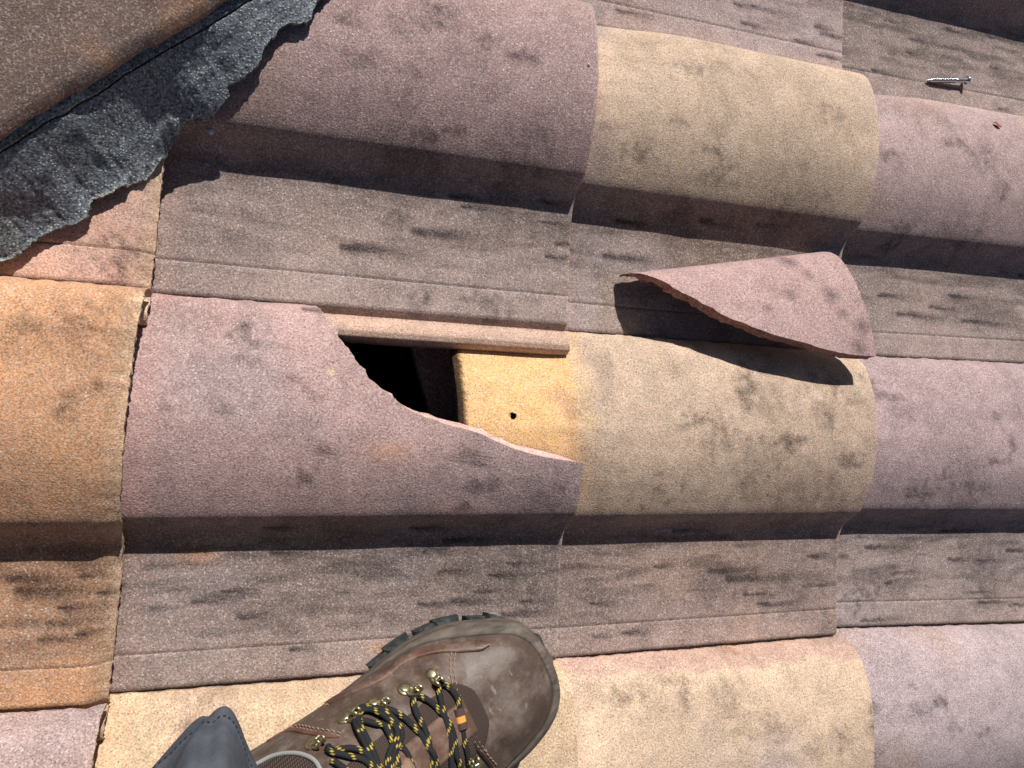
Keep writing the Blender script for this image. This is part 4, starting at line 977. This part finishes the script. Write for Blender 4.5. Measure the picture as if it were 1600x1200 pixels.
# ------------------------------------------------------------------ grey trouser leg, its hem pulled to a fold beside the boot
hem = np.array([(-.2840,-.2560),(-.2790,-.2590),(-.2735,-.2562),(-.2690,-.2580),(-.2640,-.2680),(-.2570,-.2860),(-.2440,-.3080),(-.2210,-.3330),(-.1990,-.3600),(-.1960,-.3950),(-.2180,-.4300),(-.2580,-.4480),
                (-.3000,-.4380),(-.3280,-.4080),(-.3370,-.3700),(-.3300,-.3300),(-.3180,-.3000),(-.3080,-.2840),(-.2960,-.2680),(-.2890,-.2590)])
hem[[0,1,2,3,19],1] -= .0055; hem[[4,18],1] -= .003
hp3 = resample(np.c_[np.vstack([hem, hem[:1]]), np.zeros(len(hem)+1)], .0035)[:-1,:2]; nh = len(hp3)
kne = np.array((-.285,-.470)); rows = []
levels = [(.172,0),(.1735,0),(.177,.0),(.181,.005),(.186,.01),(.1872,.011),(.193,.018),(.200,.03),(.207,.045),(.215,.06),(.225,.08),(.235,.11),(.247,.14),(.26,.18),(.30,.32),(.35,.5),(.41,.7),(.48,.88),(.56,1.)]
ang = np.linspace(0, 2*np.pi, nh, endpoint=False); a0 = math.atan2(hem[0,1]+.37, hem[0,0]+.265)
for z, m_ in levels:
    ctr = np.array((-.265,-.37))*(1-m_)+kne*m_
    circ = np.stack([np.cos(a0-ang*1.0), np.sin(a0-ang*1.0)], -1)*.078+ctr
    r_ = hp3*(1-m_)+circ*m_
    if m_ > 0: r_ = r_+(np.stack([np.cos(a0-ang), np.sin(a0-ang)], -1))*((vnoise(ang*.05+3, ang*0+z*.5, 60, 3, 2)-.5)*.022*min(1, m_*5))[:,None]
    rows.append(np.c_[r_, np.full(nh, z)+(-.012*smooth01((r_[:,1]+.30)/.05) if z < .2 else 0)])
outer = np.array(rows)
# the pulled fold: cloth left of a slanting crease lies a layer lower
seg_ = np.r_[0, np.cumsum(np.hypot(*np.diff(hp3, axis=0).T))]; per = seg_[-1]+.0035
for i, (z, m_) in enumerate(levels):
    ctr_ = outer[i].mean(0); sc_ = .0058-.52*(z-.172)*min(1, (z-.172)*40)
    dl = (sc_-seg_+per/2) % per-per/2                     # >0: left of the crease
    ins = .0045*smooth01(dl/.0025)*smooth01((.065-dl)/.03)*(1-smooth01((z-.24)/.1))
    v_ = outer[i,:,:2]-ctr_[:2]; v_ /= np.linalg.norm(v_, axis=1)[:,None]; outer[i,:,:2] -= v_*ins[:,None]
outer[...,2] -= .010
for i, (z, m_) in enumerate(levels):                      # turned-up hem stands proud; soft crumples above it
    ctr_ = outer[i].mean(0); v_ = outer[i,:,:2]-ctr_[:2]; v_ /= np.linalg.norm(v_, axis=1)[:,None]
    n_a = (vnoise(seg_, seg_*0+z*.7, 55, 12, 3)-.5)*.0075*smooth01((z-.172)/.012)
    outer[i,:,:2] += v_*(n_a+(.0011 if i <= 4 else 0.))[:,None]
inn = outer[:4].copy()
cc_ = outer[0].mean(0); inn[...,:2] = cc_[:2]+(inn[...,:2]-cc_[:2])*.955
allr = np.concatenate([inn[::-1], outer]); nl = len(allr)
F = [tuple(f) for f in grid_faces(nl, nh, wrap=True)]+[tuple(range((nl-1)*nh, nl*nh))[::-1]]
tr = mesh_obj('trouser_leg', allr.reshape(-1,3), F, M_CLOTH, PERSON)
sb = tr.modifiers.new('smooth', 'SUBSURF'); sb.levels = 1; sb.render_levels = 1
P = outer[4].copy(); ctr_ = P.mean(0); v_ = P[:,:2]-ctr_[:2]; v_ /= np.linalg.norm(v_, axis=1)[:,None]; P[:,:2] += v_*.0006
P = np.vstack([P, P[:1]]); P = resample(P, .0008); V = []; F = []; off = 0; i = 0
while i+3 < len(P):                                      # hem stitches
    g_ = tube(P[i:i+3], .00035, 5); V.append(g_.reshape(-1,3)); F += [tuple(int(x) for x in f) for f in grid_faces(3, 5, off, wrap=True)]; off += 15; i += 4
M_HEM = NT('hem_thread').fin((.035,.038,.045), .8, .2)
mesh_obj('hem_stitching', np.concatenate(V), F, M_HEM, PERSON)
# shin and ankle inside the trouser
sh = [( -.252,-.372,.16,.040),(-.256,-.376,.21,.038),(-.264,-.388,.28,.036),(-.270,-.408,.36,.036),(-.277,-.436,.45,.036),(-.283,-.460,.550,.036)]
a_ = np.linspace(0, 2*np.pi, 24, endpoint=False)
g = np.array([np.stack([x+r*np.cos(a_), y+r*np.sin(a_), z+0*a_], -1) for x,y,z,r in sh])
mesh_obj('leg', g.reshape(-1,3), [tuple(f) for f in grid_faces(len(sh), 24, wrap=True)]+[tuple(range(24))[::-1], tuple(range((len(sh)-1)*24, len(sh)*24))], M_SKIN, PERSON)
